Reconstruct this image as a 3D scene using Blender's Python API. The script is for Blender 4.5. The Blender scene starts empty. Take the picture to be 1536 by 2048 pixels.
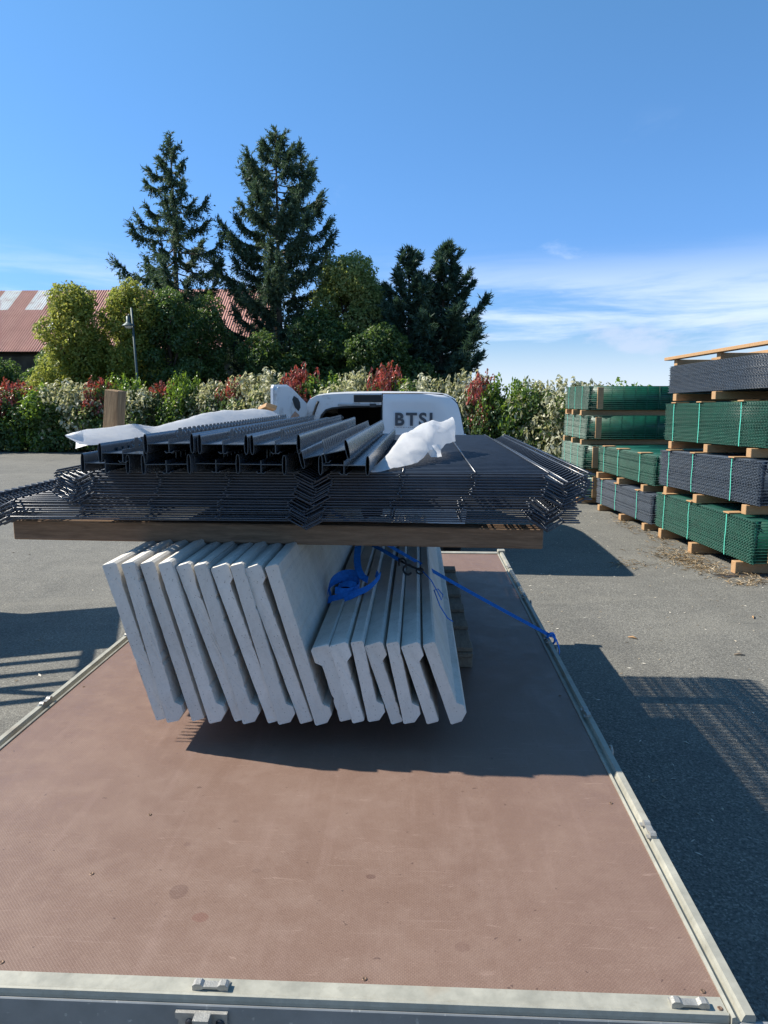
import bpy, math, random
import numpy as np
from mathutils import Vector, Matrix
R = math.radians
random.seed(7)
RNG = np.random.default_rng(11)
scene = bpy.context.scene

# ------------------------------------------------------------------ camera, sky, sun, exposure
cam_data = bpy.data.cameras.new("camera")
cam = bpy.data.objects.new("camera", cam_data)
scene.collection.objects.link(cam)
cam.location = (0, 0, 1.85)
cam.rotation_euler = (R(90 - 9.052), 0, R(2.652))
cam_data.sensor_fit = 'VERTICAL'
cam_data.sensor_height = 24.0
cam_data.lens = 24.0 * 1450 / 2048
cam_data.clip_start = 0.05
cam_data.clip_end = 3000
scene.camera = cam

SUN_EL, SUN_AZ = 43.5, -80.2          # from the left, a little ahead
scene.view_settings.view_transform = 'Standard'
scene.view_settings.look = 'None'
scene.view_settings.gamma = 1.0
scene.view_settings.use_curve_mapping = False
scene.view_settings.exposure = 0.80

world = bpy.data.worlds.new("World")
scene.world = world
world.use_nodes = True
wt = world.node_tree
wt.nodes.clear()


def wn(t, **kw):
    n = wt.nodes.new(t)
    for k, v in kw.items():
        setattr(n, k, v)
    return n


def wl(a, b):
    wt.links.new(a, b)


def wmath(op, a, b=None, c=None, clamp=False):
    n = wn('ShaderNodeMath', operation=op, use_clamp=clamp)
    for i, v in enumerate((a, b, c)):
        if v is None:
            continue
        if isinstance(v, (int, float)):
            n.inputs[i].default_value = v
        else:
            wl(v, n.inputs[i])
    return n.outputs[0]


w_out = wn('ShaderNodeOutputWorld')
w_bg = wn('ShaderNodeBackground')
w_sky = wn('ShaderNodeTexSky', sky_type='NISHITA')
w_sky.sun_disc = False
w_sky.sun_elevation = R(SUN_EL)
w_sky.sun_rotation = R(SUN_AZ)
w_sky.air_density = 1.15
w_sky.dust_density = 0.25
w_sky.ozone_density = 3.2
w_tc = wn('ShaderNodeTexCoord')
w_sep = wn('ShaderNodeSeparateXYZ')
wl(w_tc.outputs['Generated'], w_sep.inputs[0])
den = wmath('ADD', wmath('MAXIMUM', w_sep.outputs['Z'], 0.0), 0.09)
comb = wn('ShaderNodeCombineXYZ')
wl(wmath('DIVIDE', w_sep.outputs['X'], den), comb.inputs[0])
wl(wmath('DIVIDE', w_sep.outputs['Y'], den), comb.inputs[1])


def wnoise(scale3, loc, sc, detail, rough, dist=0.0, src=None):
    mp = wn('ShaderNodeMapping')
    mp.inputs['Scale'].default_value = scale3
    mp.inputs['Location'].default_value = loc
    wl(src if src is not None else w_tc.outputs['Generated'], mp.inputs[0])
    nz_ = wn('ShaderNodeTexNoise')
    nz_.inputs['Scale'].default_value = sc
    nz_.inputs['Detail'].default_value = detail
    nz_.inputs['Roughness'].default_value = rough
    nz_.inputs['Distortion'].default_value = dist
    wl(mp.outputs[0], nz_.inputs['Vector'])
    return nz_.outputs[0]


def wrange(v_, a, b, c_=0.0, d=1.0):
    r_ = wn('ShaderNodeMapRange')
    r_.interpolation_type = 'SMOOTHSTEP'
    for k_, x_ in zip(('From Min', 'From Max', 'To Min', 'To Max'), (a, b, c_, d)):
        r_.inputs[k_].default_value = x_
    wl(v_, r_.inputs['Value'])
    return r_.outputs[0]


Z = w_sep.outputs['Z']
# faint high wisps, long low streaks, small grey puffs, pale air at the horizon
wisp = wmath('MULTIPLY', wrange(wnoise((1, 1, 2.2), (0.7, 2.3, 0.4), 3.4, 8, 0.6, 0.5), 0.57, 0.76), wrange(Z, 0.34, 0.20, 0.0, 0.6))
streak = wmath('MULTIPLY', wrange(wnoise((1, 1, 9.0), (6.2, 1.7, 0.25), 1.9, 8, 0.60, 0.5), 0.42, 0.64), wmath('MULTIPLY', wrange(Z, 0.20, 0.10), wrange(Z, 0.0, 0.09)))
pale = wrange(Z, 0.10, -0.01, 0.0, 0.70)
cmask = wmath('MAXIMUM', pale, wmath('MAXIMUM', wmath('MULTIPLY', streak, 0.72), wisp), clamp=True)
puff = wmath('MULTIPLY', wrange(wnoise((1, 1, 2.4), (0.55, 0.35, 0.12), 8.5, 6, 0.55), 0.50, 0.66), wmath('MULTIPLY', wrange(Z, 0.105, 0.08), wrange(Z, 0.02, 0.06)))
puff = wmath('MULTIPLY', puff, 0.7)
tint = wn('ShaderNodeMix', data_type='RGBA')
tint.blend_type = 'MULTIPLY'
tint.inputs['Factor'].default_value = 1.0
wl(w_sky.outputs[0], tint.inputs['A'])
tr_ = wn('ShaderNodeValToRGB')
tr_.color_ramp.interpolation = 'B_SPLINE'
tr_.color_ramp.elements[0].position = 0.0
tr_.color_ramp.elements[0].color = (0.38, 0.54, 0.88, 1)
tr_.color_ramp.elements[1].position = 0.62
tr_.color_ramp.elements[1].color = (0.60, 0.95, 1.20, 1)
e_ = tr_.color_ramp.elements.new(0.24)
e_.color = (0.45, 0.69, 1.04, 1)
wl(Z, tr_.inputs[0])
wl(tr_.outputs[0], tint.inputs['B'])
mx1 = wn('ShaderNodeMix', data_type='RGBA')
wl(cmask, mx1.inputs['Factor'])
wl(tint.outputs['Result'], mx1.inputs['A'])
mx1.inputs['B'].default_value = (5.6, 6.3, 7.5, 1)
mx2 = wn('ShaderNodeMix', data_type='RGBA')
wl(puff, mx2.inputs['Factor'])
wl(mx1.outputs['Result'], mx2.inputs['A'])
mx2.inputs['B'].default_value = (3.9, 4.6, 5.9, 1)
wl(mx2.outputs['Result'], w_bg.inputs['Color'])
w_bg.inputs['Strength'].default_value = 0.10
wl(w_bg.outputs[0], w_out.inputs['Surface'])

sd = bpy.data.lights.new("sun", 'SUN')
sun = bpy.data.objects.new("sun", sd)
scene.collection.objects.link(sun)
sd.energy = 5.0
sd.angle = R(0.53)
sd.color = (1.0, 0.93, 0.82)
sdir = Vector((math.sin(R(SUN_AZ)) * math.cos(R(SUN_EL)), math.cos(R(SUN_AZ)) * math.cos(R(SUN_EL)), math.sin(R(SUN_EL))))
sun.rotation_euler = sdir.to_track_quat('Z', 'Y').to_euler()
sun.location = (-8, 3, 12)

# ------------------------------------------------------------------ material helpers
MATS = {}


class NT:
    def __init__(self, name):
        self.m = bpy.data.materials.new(name)
        self.m.use_nodes = True
        self.t = self.m.node_tree
        self.t.nodes.clear()
        self.out = self.t.nodes.new('ShaderNodeOutputMaterial')

    def n(self, typ, **kw):
        nd = self.t.nodes.new(typ)
        for k, v in kw.items():
            setattr(nd, k, v)
        return nd

    def l(self, a, b):
        self.t.links.new(a, b)

    def put(self, sock, v):
        if isinstance(v, (int, float)):
            sock.default_value = v
        elif isinstance(v, (tuple, list)):
            sock.default_value = tuple(v) if len(v) == len(sock.default_value) else tuple(v) + (1,)
        else:
            self.l(v, sock)

    def coord(self, kind='Object', scale=(1, 1, 1), loc=(0, 0, 0), rot=(0, 0, 0)):
        tc = self.n('ShaderNodeTexCoord')
        mp = self.n('ShaderNodeMapping')
        mp.inputs['Scale'].default_value = scale
        mp.inputs['Location'].default_value = loc
        mp.inputs['Rotation'].default_value = rot
        self.l(tc.outputs[kind], mp.inputs[0])
        return mp.outputs[0]

    def world(self, scale=(1, 1, 1)):
        g = self.n('ShaderNodeNewGeometry')
        mp = self.n('ShaderNodeMapping')
        mp.inputs['Scale'].default_value = scale
        self.l(g.outputs['Position'], mp.inputs[0])
        return mp.outputs[0]

    def noise(self, vec, scale, detail=4, rough=0.55, dist=0.0):
        nd = self.n('ShaderNodeTexNoise')
        nd.inputs['Scale'].default_value = scale
        nd.inputs['Detail'].default_value = detail
        nd.inputs['Roughness'].default_value = rough
        nd.inputs['Distortion'].default_value = dist
        self.l(vec, nd.inputs['Vector'])
        return nd.outputs[0]

    def rng(self, v, a, b, c=0.0, d=1.0, smooth=False):
        nd = self.n('ShaderNodeMapRange')
        if smooth:
            nd.interpolation_type = 'SMOOTHSTEP'
        for k, x in zip(('From Min', 'From Max', 'To Min', 'To Max'), (a, b, c, d)):
            nd.inputs[k].default_value = x
        self.l(v, nd.inputs['Value'])
        return nd.outputs[0]

    def math(self, op, a, b=0.0, clamp=False):
        nd = self.n('ShaderNodeMath', operation=op, use_clamp=clamp)
        self.put(nd.inputs[0], a)
        self.put(nd.inputs[1], b)
        return nd.outputs[0]

    def mix(self, f, a, b, blend='MIX'):
        nd = self.n('ShaderNodeMix', data_type='RGBA')
        nd.blend_type = blend
        self.put(nd.inputs['Factor'], f)
        self.put(nd.inputs['A'], a)
        self.put(nd.inputs['B'], b)
        return nd.outputs['Result']

    def ramp(self, f, stops):
        nd = self.n('ShaderNodeValToRGB')
        cr = nd.color_ramp
        while len(cr.elements) < len(stops):
            cr.elements.new(0.5)
        for e, (p, c) in zip(cr.elements, stops):
            e.position = p
            e.color = tuple(c) + (1,)
        self.put(nd.inputs[0], f)
        return nd.outputs[0]

    def bump(self, h, strength=0.3, dist=0.01):
        nd = self.n('ShaderNodeBump')
        nd.inputs['Strength'].default_value = strength
        nd.inputs['Distance'].default_value = dist
        self.l(h, nd.inputs['Height'])
        return nd.outputs[0]

    def bsdf(self, col, rough=0.6, metal=0.0, spec=0.5, normal=None, coat=0.0):
        b = self.n('ShaderNodeBsdfPrincipled')
        self.put(b.inputs['Base Color'], col)
        self.put(b.inputs['Roughness'], rough)
        self.put(b.inputs['Metallic'], metal)
        b.inputs['Specular IOR Level'].default_value = spec
        if coat:
            b.inputs['Coat Weight'].default_value = coat
            b.inputs['Coat Roughness'].default_value = 0.08
        if normal is not None:
            self.l(normal, b.inputs['Normal'])
        return b.outputs[0]

    def done(self, shader, key):
        self.l(shader, self.out.inputs['Surface'])
        MATS[key] = self.m
        return self.m


def mat_plain(key, col, rough=0.6, metal=0.0, var=0.15, scale=8.0, spec=0.5, bump=0.0, coat=0.0):
    t = NT(key)
    v = t.world()
    nz = t.noise(v, scale, 5)
    c2 = tuple(max(0, x * (1 - var)) for x in col)
    c1 = tuple(min(1, x * (1 + var)) for x in col)
    c = t.mix(t.rng(nz, 0.3, 0.7), c2, c1)
    nb = t.bump(t.noise(v, scale * 6, 4), bump, 0.004) if bump else None
    return t.done(t.bsdf(c, rough, metal, spec, nb, coat), key)


def mat_wood(key, col, dark, axis=(1, 12, 12), rough=0.75, scale=6.0, bump=0.25, knots=True):
    t = NT(key)
    oi = t.n('ShaderNodeObjectInfo')
    tc = t.n('ShaderNodeTexCoord')
    add = t.n('ShaderNodeVectorMath', operation='ADD')
    t.l(tc.outputs['Object'], add.inputs[0])
    sc = t.n('ShaderNodeVectorMath', operation='SCALE')
    cb = t.n('ShaderNodeCombineXYZ')
    for i in range(3):
        t.l(oi.outputs['Random'], cb.inputs[i])
    t.l(cb.outputs[0], sc.inputs[0])
    sc.inputs['Scale'].default_value = 13.0
    t.l(sc.outputs[0], add.inputs[1])
    mp = t.n('ShaderNodeMapping')
    mp.inputs['Scale'].default_value = axis
    t.l(add.outputs[0], mp.inputs[0])
    v = mp.outputs[0]
    g = t.noise(v, scale, 6, 0.65, 0.5)
    g2 = t.noise(v, scale * 5, 3, 0.6)
    c = t.mix(t.rng(g, 0.32, 0.68), dark, col)
    c = t.mix(t.rng(g2, 0.35, 0.75, 0.0, 0.45), c, tuple(x * 0.6 for x in dark))
    big = t.noise(add.outputs[0], 2.3, 3)
    c = t.mix(t.rng(big, 0.35, 0.7, 0, 0.5), c, tuple(x * 0.72 for x in col))
    hh = t.math('ADD', g, g2)
    return t.done(t.bsdf(c, rough, 0, 0.3, t.bump(hh, bump, 0.004)), key)


def mat_leaf(key, stops, trans=0.35, rough=0.45, tcol=(0.25, 0.38, 0.05), spec=0.4, clump=None):
    t = NT(key)
    g = t.n('ShaderNodeNewGeometry')
    rnd = g.outputs['Random Per Island']
    if clump:
        nz = t.rng(t.noise(t.world(), clump, 3), 0.32, 0.68)
        rnd = t.math('ADD', t.math('MULTIPLY', rnd, 0.55), t.math('MULTIPLY', nz, 0.45))
    c = t.ramp(rnd, stops)
    p = t.bsdf(c, rough, 0, spec)
    tr = t.n('ShaderNodeBsdfTranslucent')
    t.l(t.mix(0.55, c, tcol), tr.inputs['Color'])
    ms = t.n('ShaderNodeMixShader')
    ms.inputs[0].default_value = trans
    t.l(p, ms.inputs[1])
    t.l(tr.outputs[0], ms.inputs[2])
    return t.done(ms.outputs[0], key)


# ---- asphalt
t = NT('asphalt')
v = t.world()
vo = t.n('ShaderNodeTexVoronoi')
vo.inputs['Scale'].default_value = 125
t.l(v, vo.inputs['Vector'])
vsep = t.n('ShaderNodeSeparateColor')
t.l(vo.outputs['Color'], vsep.inputs[0])
chip = t.ramp(vsep.outputs[0], [(0.0, (0.042, 0.039, 0.033)), (0.45, (0.105, 0.099, 0.083)), (0.8, (0.19, 0.18, 0.152)), (1.0, (0.38, 0.36, 0.30))])
fine = t.noise(v, 210, 3, 0.7)
c = t.mix(t.rng(fine, 0.35, 0.65, 0, 0.5), chip, (0.145, 0.137, 0.115))
big = t.noise(v, 0.55, 5, 0.6)
c = t.mix(t.rng(big, 0.35, 0.7, 0, 0.30), c, (0.20, 0.192, 0.165))
med = t.noise(v, 3.5, 5, 0.65)
c = t.mix(t.rng(med, 0.45, 0.75, 0, 0.42), c, (0.050, 0.048, 0.042))
tyre = t.noise(t.world((0.9, 0.16, 1)), 1.7, 4)
c = t.mix(t.rng(tyre, 0.48, 0.70, 0, 0.40), c, (0.055, 0.053, 0.047))
patch = t.noise(t.world((0.35, 1.1, 1)), 0.9, 6, 0.7, 1.0)
c = t.mix(t.rng(patch, 0.52, 0.62, 0, 0.30), c, (0.24, 0.225, 0.185))
grit = t.noise(v, 62, 3, 0.75)
c = t.mix(t.rng(grit, 0.30, 0.70), t.mix(0.45, c, (0.02, 0.02, 0.02)), t.mix(0.22, c, (0.42, 0.42, 0.39)))
hb = t.math('ADD', vo.outputs['Distance'], t.math('MULTIPLY', fine, 0.6))
t.done(t.bsdf(c, 0.88, 0, 0.25, t.bump(hb, 0.55, 0.006)), 'asphalt')

# ---- rough grass land beyond
t = NT('grass_land')
v = t.world()
c = t.ramp(t.noise(v, 0.8, 6), [(0.3, (0.035, 0.055, 0.015)), (0.55, (0.075, 0.095, 0.03)), (0.75, (0.14, 0.13, 0.055))])
t.done(t.bsdf(c, 0.95, 0, 0.1, t.bump(t.noise(v, 30, 4), 0.6, 0.05)), 'grass_land')

# ---- phenolic deck
t = NT('deck_phenolic')
v = t.world()
blot = t.noise(t.world((1.0, 0.55, 1)), 3.2, 9, 0.72, 0.4)
blot2 = t.noise(v, 11, 5, 0.65)
c = t.mix(t.rng(blot, 0.33, 0.68), (0.158, 0.096, 0.070), (0.198, 0.127, 0.094))
c = t.mix(t.rng(blot2, 0.45, 0.72, 0, 0.5), c, (0.235, 0.162, 0.127))
streak = t.noise(t.world((14, 1.2, 1)), 1.6, 5, 0.6)
c = t.mix(t.rng(streak, 0.55, 0.75, 0, 0.3), c, (0.29, 0.20, 0.165))
scr = t.noise(t.world((2.0, 46, 1)), 1.0, 5, 0.7, 1.2)
c = t.mix(t.rng(scr, 0.64, 0.70, 0, 0.20), c, (0.40, 0.30, 0.25))
# woven grip pattern
wv = t.n('ShaderNodeTexWave', wave_type='BANDS', bands_direction='DIAGONAL')
wv.inputs['Scale'].default_value = 78
wv.inputs['Distortion'].default_value = 0.15
t.l(t.world((1, 1, 0)), wv.inputs['Vector'])
wv2 = t.n('ShaderNodeTexWave', wave_type='BANDS', bands_direction='DIAGONAL')
wv2.inputs['Scale'].default_value = 78
t.l(t.world((-1, 1, 0)), wv2.inputs['Vector'])
weave = t.math('MULTIPLY', wv.outputs[0], wv2.outputs[0])
c = t.mix(t.math('MULTIPLY', weave, 0.20), c, (0.30, 0.21, 0.18))
# spilt stains with their own outlines
wob = t.noise(v, 9, 3)
g = t.n('ShaderNodeNewGeometry')
for (sx, sy, rx, ry, dep, col) in ((-0.562, 1.545, 0.021, 0.024, 0.6, (0.105, 0.058, 0.045)), (-0.488, 1.462, 0.020, 0.017, 0.6, (0.150, 0.058, 0.042)),
                                   (-0.108, 1.622, 0.012, 0.009, 0.7, (0.085, 0.042, 0.033)), (-0.395, 1.63, 0.014, 0.010, 0.4, (0.11, 0.065, 0.05)),
                                   (0.105, 1.40, 0.016, 0.014, 0.4, (0.12, 0.065, 0.05)), (-0.60, 1.73, 0.010, 0.008, 0.4, (0.11, 0.06, 0.05)),
                                   (-0.50, 1.84, 0.008, 0.007, 0.4, (0.10, 0.06, 0.05))):
    sb = t.n('ShaderNodeVectorMath', operation='SUBTRACT')
    t.l(g.outputs['Position'], sb.inputs[0])
    sb.inputs[1].default_value = (sx, sy, 0.68)
    dv = t.n('ShaderNodeVectorMath', operation='MULTIPLY')
    t.l(sb.outputs[0], dv.inputs[0])
    dv.inputs[1].default_value = (1 / rx, 1 / ry, 0)
    ln = t.n('ShaderNodeVectorMath', operation='LENGTH')
    t.l(dv.outputs[0], ln.inputs[0])
    d = t.math('ADD', ln.outputs['Value'], t.math('MULTIPLY', t.math('SUBTRACT', wob, 0.5), 1.6))
    c = t.mix(t.rng(d, 0.92, 1.06, dep, 0.0, True), c, col)
grain = t.noise(v, 330, 3, 0.8)
c = t.mix(t.rng(grain, 0.30, 0.70, 0.0, 0.55), t.mix(0.30, c, (0.07, 0.04, 0.03)), t.mix(0.35, c, (0.34, 0.24, 0.19)))
scf = t.noise(t.world((1.0, 9.0, 1)), 6.0, 6, 0.75, 2.0)
c = t.mix(t.rng(scf, 0.60, 0.68, 0, 0.36), c, (0.33, 0.235, 0.19))
spk = t.noise(v, 55, 2, 0.5)
c = t.mix(t.rng(spk, 0.735, 0.76, 0, 0.6), c, (0.06, 0.035, 0.03))
rg = t.rng(blot2, 0.3, 0.7, 0.42, 0.62)
t.done(t.bsdf(c, rg, 0, 0.35, t.bump(weave, 0.3, 0.001)), 'deck_phenolic')

# ---- galvanised / aluminium trim
t = NT('galvanised')
v = t.world()
nz = t.noise(v, 14, 6, 0.65)
c = t.mix(t.rng(nz, 0.3, 0.7), (0.25, 0.245, 0.205), (0.385, 0.375, 0.315))
c = t.mix(t.rng(t.noise(t.world((1, 1, 1)), 45, 5, 0.7), 0.55, 0.75, 0, 0.6), c, (0.24, 0.225, 0.18))
c = t.mix(t.rng(t.noise(v, 5, 3), 0.62, 0.75, 0, 0.4), c, (0.26, 0.185, 0.115))
t.done(t.bsdf(c, t.rng(nz, 0.3, 0.7, 0.45, 0.65), 0.12, 0.4, t.bump(nz, 0.15, 0.003)), 'galvanised')

t = NT('sill_face')
v = t.world()
nz = t.noise(v, 9, 6, 0.65)
c = t.mix(t.rng(nz, 0.3, 0.7), (0.20, 0.21, 0.21), (0.27, 0.28, 0.28))
c = t.mix(t.rng(t.noise(v, 60, 3), 0.66, 0.72, 0, 0.6), c, (0.5, 0.5, 0.47))
t.done(t.bsdf(c, 0.5, 0.3, 0.5, None), 'sill_face')
mat_plain('cast_zinc', (0.36, 0.35, 0.32), 0.45, 0.5, 0.2, 60, bump=0.3)
mat_plain('dark_steel', (0.05, 0.05, 0.055), 0.5, 0.6, 0.3, 20)
mat_plain('rust_screw', (0.17, 0.11, 0.075), 0.6, 0.5, 0.35, 90)
mat_plain('tyre_rubber', (0.022, 0.022, 0.023), 0.85, 0, 0.2, 30)
mat_plain('rim_grey', (0.35, 0.36, 0.37), 0.4, 0.7, 0.1, 10)

# ---- concrete
t = NT('concrete')
oi = t.n('ShaderNodeObjectInfo')
tc = t.n('ShaderNodeTexCoord')
v = tc.outputs['Object']
n_a = t.noise(v, 5, 6, 0.62)
n_b = t.noise(v, 42, 5, 0.7)
c = t.mix(t.rng(n_a, 0.3, 0.7), (0.60, 0.57, 0.515), (0.77, 0.735, 0.67))
pits = t.n('ShaderNodeTexVoronoi')
pits.inputs['Scale'].default_value = 75
t.l(v, pits.inputs['Vector'])
c = t.mix(t.rng(pits.outputs['Distance'], 0.10, 0.16, 0.75, 0.0), c, (0.20, 0.185, 0.16))
c = t.mix(t.rng(t.noise(v, 13, 6, 0.7), 0.50, 0.70, 0, 0.40), c, (0.36, 0.335, 0.29))
c = t.mix(t.rng(n_b, 0.5, 0.75, 0, 0.4), c, (0.44, 0.415, 0.37))
c = t.mix(t.rng(t.noise(v, 120, 2), 0.68, 0.74, 0, 0.6), c, (0.24, 0.235, 0.225))
c = t.mix(t.rng(t.noise(v, 3.1, 3), 0.52, 0.72, 0, 0.35), c, (0.62, 0.56, 0.41))
c = t.mix(t.math('MULTIPLY', oi.outputs['Random'], 0.38), c, (0.40, 0.38, 0.34))
t.done(t.bsdf(c, 0.85, 0, 0.25, t.bump(t.math('ADD', n_b, t.noise(v, 150, 3)), 0.35, 0.003)), 'concrete')

mat_wood('timber_dark', (0.31, 0.20, 0.125), (0.15, 0.092, 0.056), (1.2, 16, 16), 0.8, 5.0, 0.4)
mat_wood('timber_new', (0.50, 0.315, 0.165), (0.36, 0.205, 0.095), (3, 14, 14), 0.75, 4.0, 0.25)
mat_wood('timber_stake', (0.40, 0.27, 0.15), (0.13, 0.075, 0.04), (22, 22, 1.6), 0.85, 5.0, 0.6)
mat_wood('timber_grey', (0.27, 0.22, 0.165), (0.14, 0.105, 0.075), (14, 2, 14), 0.85, 5.0, 0.4)
mat_plain('anthracite', (0.048, 0.058, 0.076), 0.26, 0.0, 0.15, 20, 0.55)
t = NT('anthracite_post')
v = t.world()
nz = t.noise(v, 26, 4)
c = t.mix(t.rng(nz, 0.3, 0.7), (0.062, 0.076, 0.094), (0.078, 0.094, 0.115))
t.done(t.bsdf(c, t.rng(nz, 0.3, 0.7, 0.24, 0.29), 0.25, 0.6), 'anthracite_post')
mat_plain('pack_green', (0.004, 0.074, 0.049), 0.38, 0, 0.25, 12, 0.5)
mat_plain('pack_grey', (0.034, 0.053, 0.080), 0.38, 0, 0.2, 12, 0.5)
mat_plain('strap_teal', (0.10, 0.52, 0.40), 0.4, 0, 0.1, 20)
t = NT('strap_blue')
v = t.coord('Object', (1, 1, 1))
c = t.mix(t.rng(t.noise(v, 90, 3), 0.35, 0.65), (0.010, 0.135, 0.48), (0.018, 0.19, 0.62))
t.done(t.bsdf(c, 0.6, 0, 0.3, t.bump(t.noise(v, 400, 2), 0.4, 0.001)), 'strap_blue')
mat_plain('hook_black', (0.012, 0.012, 0.014), 0.35, 0.2, 0.1, 20)
t = NT('plastic_film')
v = t.coord('Object')
nz = t.noise(v, 9, 6, 0.6)
pb_ = t.bsdf(t.mix(nz, (0.86, 0.86, 0.87), (0.93, 0.93, 0.92)), 0.38, 0, 0.4, t.bump(t.noise(v, 26, 5, 0.6, 0.6), 0.25, 0.01))
tr_ = t.n('ShaderNodeBsdfTranslucent')
tr_.inputs['Color'].default_value = (0.93, 0.93, 0.93, 1)
ms_ = t.n('ShaderNodeMixShader')
ms_.inputs[0].default_value = 0.52
t.l(pb_, ms_.inputs[1])
t.l(tr_.outputs[0], ms_.inputs[2])
t.done(ms_.outputs[0], 'plastic_film')
t = NT('van_paint')
v = t.world()
nz = t.noise(v, 3, 6, 0.6)
c = t.mix(t.rng(nz, 0.4, 0.75, 0, 0.35), (0.74, 0.75, 0.77), (0.60, 0.60, 0.59))
c = t.mix(t.rng(t.noise(v, 28, 5, 0.7), 0.62, 0.76, 0, 0.22), c, (0.42, 0.38, 0.32))
t.done(t.bsdf(c, 0.32, 0, 0.5, None, 0.4), 'van_paint')
t = NT('van_frame_dirty')
v = t.world()
c = t.mix(t.rng(t.noise(v, 7, 6, 0.7), 0.52, 0.72, 0, 0.7), (0.68, 0.68, 0.68), (0.20, 0.16, 0.12))
t.done(t.bsdf(c, 0.5, 0, 0.4), 'van_frame_dirty')
mat_plain('van_interior', (0.025, 0.025, 0.028), 0.8, 0, 0.3, 6)
mat_plain('lettering_grey', (0.055, 0.062, 0.075), 0.45, 0, 0.05, 6)
mat_plain('seal_black', (0.012, 0.012, 0.012), 0.6, 0, 0.1, 20)
mat_plain('door_lining', (0.47, 0.27, 0.18), 0.7, 0, 0.25, 20)
mat_plain('glass_dark', (0.015, 0.018, 0.02), 0.06, 0, 0.05, 5, 0.6)
mat_plain('lamp_red', (0.35, 0.01, 0.01), 0.2, 0, 0.1, 5)
mat_plain('lamp_clear', (0.6, 0.6, 0.6), 0.15, 0.1, 0.1, 5)
mat_plain('plastic_dark', (0.03, 0.03, 0.032), 0.6, 0, 0.1, 20)
mat_plain('lamp_post_paint', (0.06, 0.09, 0.09), 0.5, 0.2, 0.2, 10)
mat_plain('pole_wood', (0.075, 0.06, 0.048), 0.85, 0, 0.3, 8)
mat_plain('forklift_yellow', (0.55, 0.30, 0.03), 0.4, 0, 0.1, 6)
t = NT('rust_sheet')
v = t.world()
oi = t.n('ShaderNodeObjectInfo')
c = t.mix(t.rng(t.noise(v, 0.9, 6, 0.65), 0.3, 0.7), (0.36, 0.17, 0.13), (0.48, 0.255, 0.20))
c = t.mix(t.math('MULTIPLY', oi.outputs['Random'], 0.45), c, (0.40, 0.19, 0.15))
c = t.mix(t.rng(t.noise(v, 6, 5, 0.7), 0.6, 0.8, 0, 0.5), c, (0.25, 0.11, 0.08))
t.done(t.bsdf(c, 0.75, 0.1, 0.3), 'rust_sheet')
t = NT('pale_sheet')
v = t.world()
c = t.mix(t.rng(t.noise(v, 1.6, 6, 0.65), 0.5, 0.72, 0, 0.75), (0.58, 0.58, 0.56), (0.33, 0.17, 0.12))
t.done(t.bsdf(c, 0.5, 0.2, 0.4), 'pale_sheet')
mat_plain('barn_wall', (0.060, 0.050, 0.042), 0.9, 0, 0.4, 1.5)
mat_plain('bark', (0.085, 0.068, 0.052), 0.9, 0, 0.4, 9, 0.2, bump=0.6)
mat_plain('bark_grey', (0.15, 0.135, 0.115), 0.9, 0, 0.4, 9, 0.2, bump=0.6)
mat_leaf('spruce_needles', [(0.0, (0.032, 0.062, 0.046)), (0.5, (0.062, 0.108, 0.074)), (0.85, (0.10, 0.15, 0.082)), (1.0, (0.17, 0.175, 0.10))], 0.30, 0.6, (0.10, 0.16, 0.05), 0.25, 0.9)
mat_leaf('cypress_needles', [(0.0, (0.028, 0.058, 0.048)), (0.6, (0.052, 0.10, 0.074)), (1.0, (0.105, 0.155, 0.09))], 0.28, 0.6, (0.08, 0.15, 0.05), 0.25, 0.9)
mat_leaf('willow_leaves', [(0.0, (0.13, 0.18, 0.06)), (0.5, (0.27, 0.33, 0.11)), (1.0, (0.48, 0.50, 0.21))], 0.55, 0.45, (0.30, 0.36, 0.08), 0.4, 0.7)
mat_leaf('golden_leaves', [(0.0, (0.11, 0.16, 0.035)), (0.45, (0.25, 0.30, 0.065)), (0.8, (0.42, 0.42, 0.10)), (1.0, (0.58, 0.46, 0.11))], 0.55, 0.45, (0.34, 0.36, 0.06), 0.4, 0.6)
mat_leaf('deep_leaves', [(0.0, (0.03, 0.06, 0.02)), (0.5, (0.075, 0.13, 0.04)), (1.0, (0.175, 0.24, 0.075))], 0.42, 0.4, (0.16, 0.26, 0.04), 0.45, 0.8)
mat_leaf('silver_leaves', [(0.0, (0.05, 0.075, 0.022)), (0.30, (0.15, 0.165, 0.075)), (0.52, (0.52, 0.51, 0.34)), (1.0, (0.82, 0.79, 0.62))], 0.46, 0.42, (0.45, 0.45, 0.18), 0.5, 2.2)
mat_leaf('red_leaves', [(0.0, (0.05, 0.07, 0.025)), (0.36, (0.13, 0.10, 0.045)), (0.52, (0.34, 0.075, 0.065)), (0.8, (0.50, 0.16, 0.13)), (1.0, (0.66, 0.46, 0.34))], 0.35, 0.35, (0.45, 0.05, 0.03), 0.5, 2.0)
mat_leaf('hedge_green_leaves', [(0.0, (0.022, 0.055, 0.012)), (0.5, (0.085, 0.16, 0.025)), (1.0, (0.22, 0.33, 0.06))], 0.42, 0.35, (0.30, 0.45, 0.04), 0.5, 2.0)
mat_leaf('straw', [(0.0, (0.18, 0.12, 0.06)), (0.6, (0.38, 0.28, 0.16)), (1.0, (0.58, 0.48, 0.34))], 0.1, 0.8, (0.3, 0.2, 0.1), 0.2)
mat_leaf('wood_chips', [(0.0, (0.22, 0.17, 0.11)), (0.5, (0.45, 0.40, 0.31)), (1.0, (0.70, 0.66, 0.57))], 0.05, 0.8, (0.3, 0.2, 0.1), 0.2)

# ------------------------------------------------------------------ object helpers
COL = scene.collection


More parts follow.
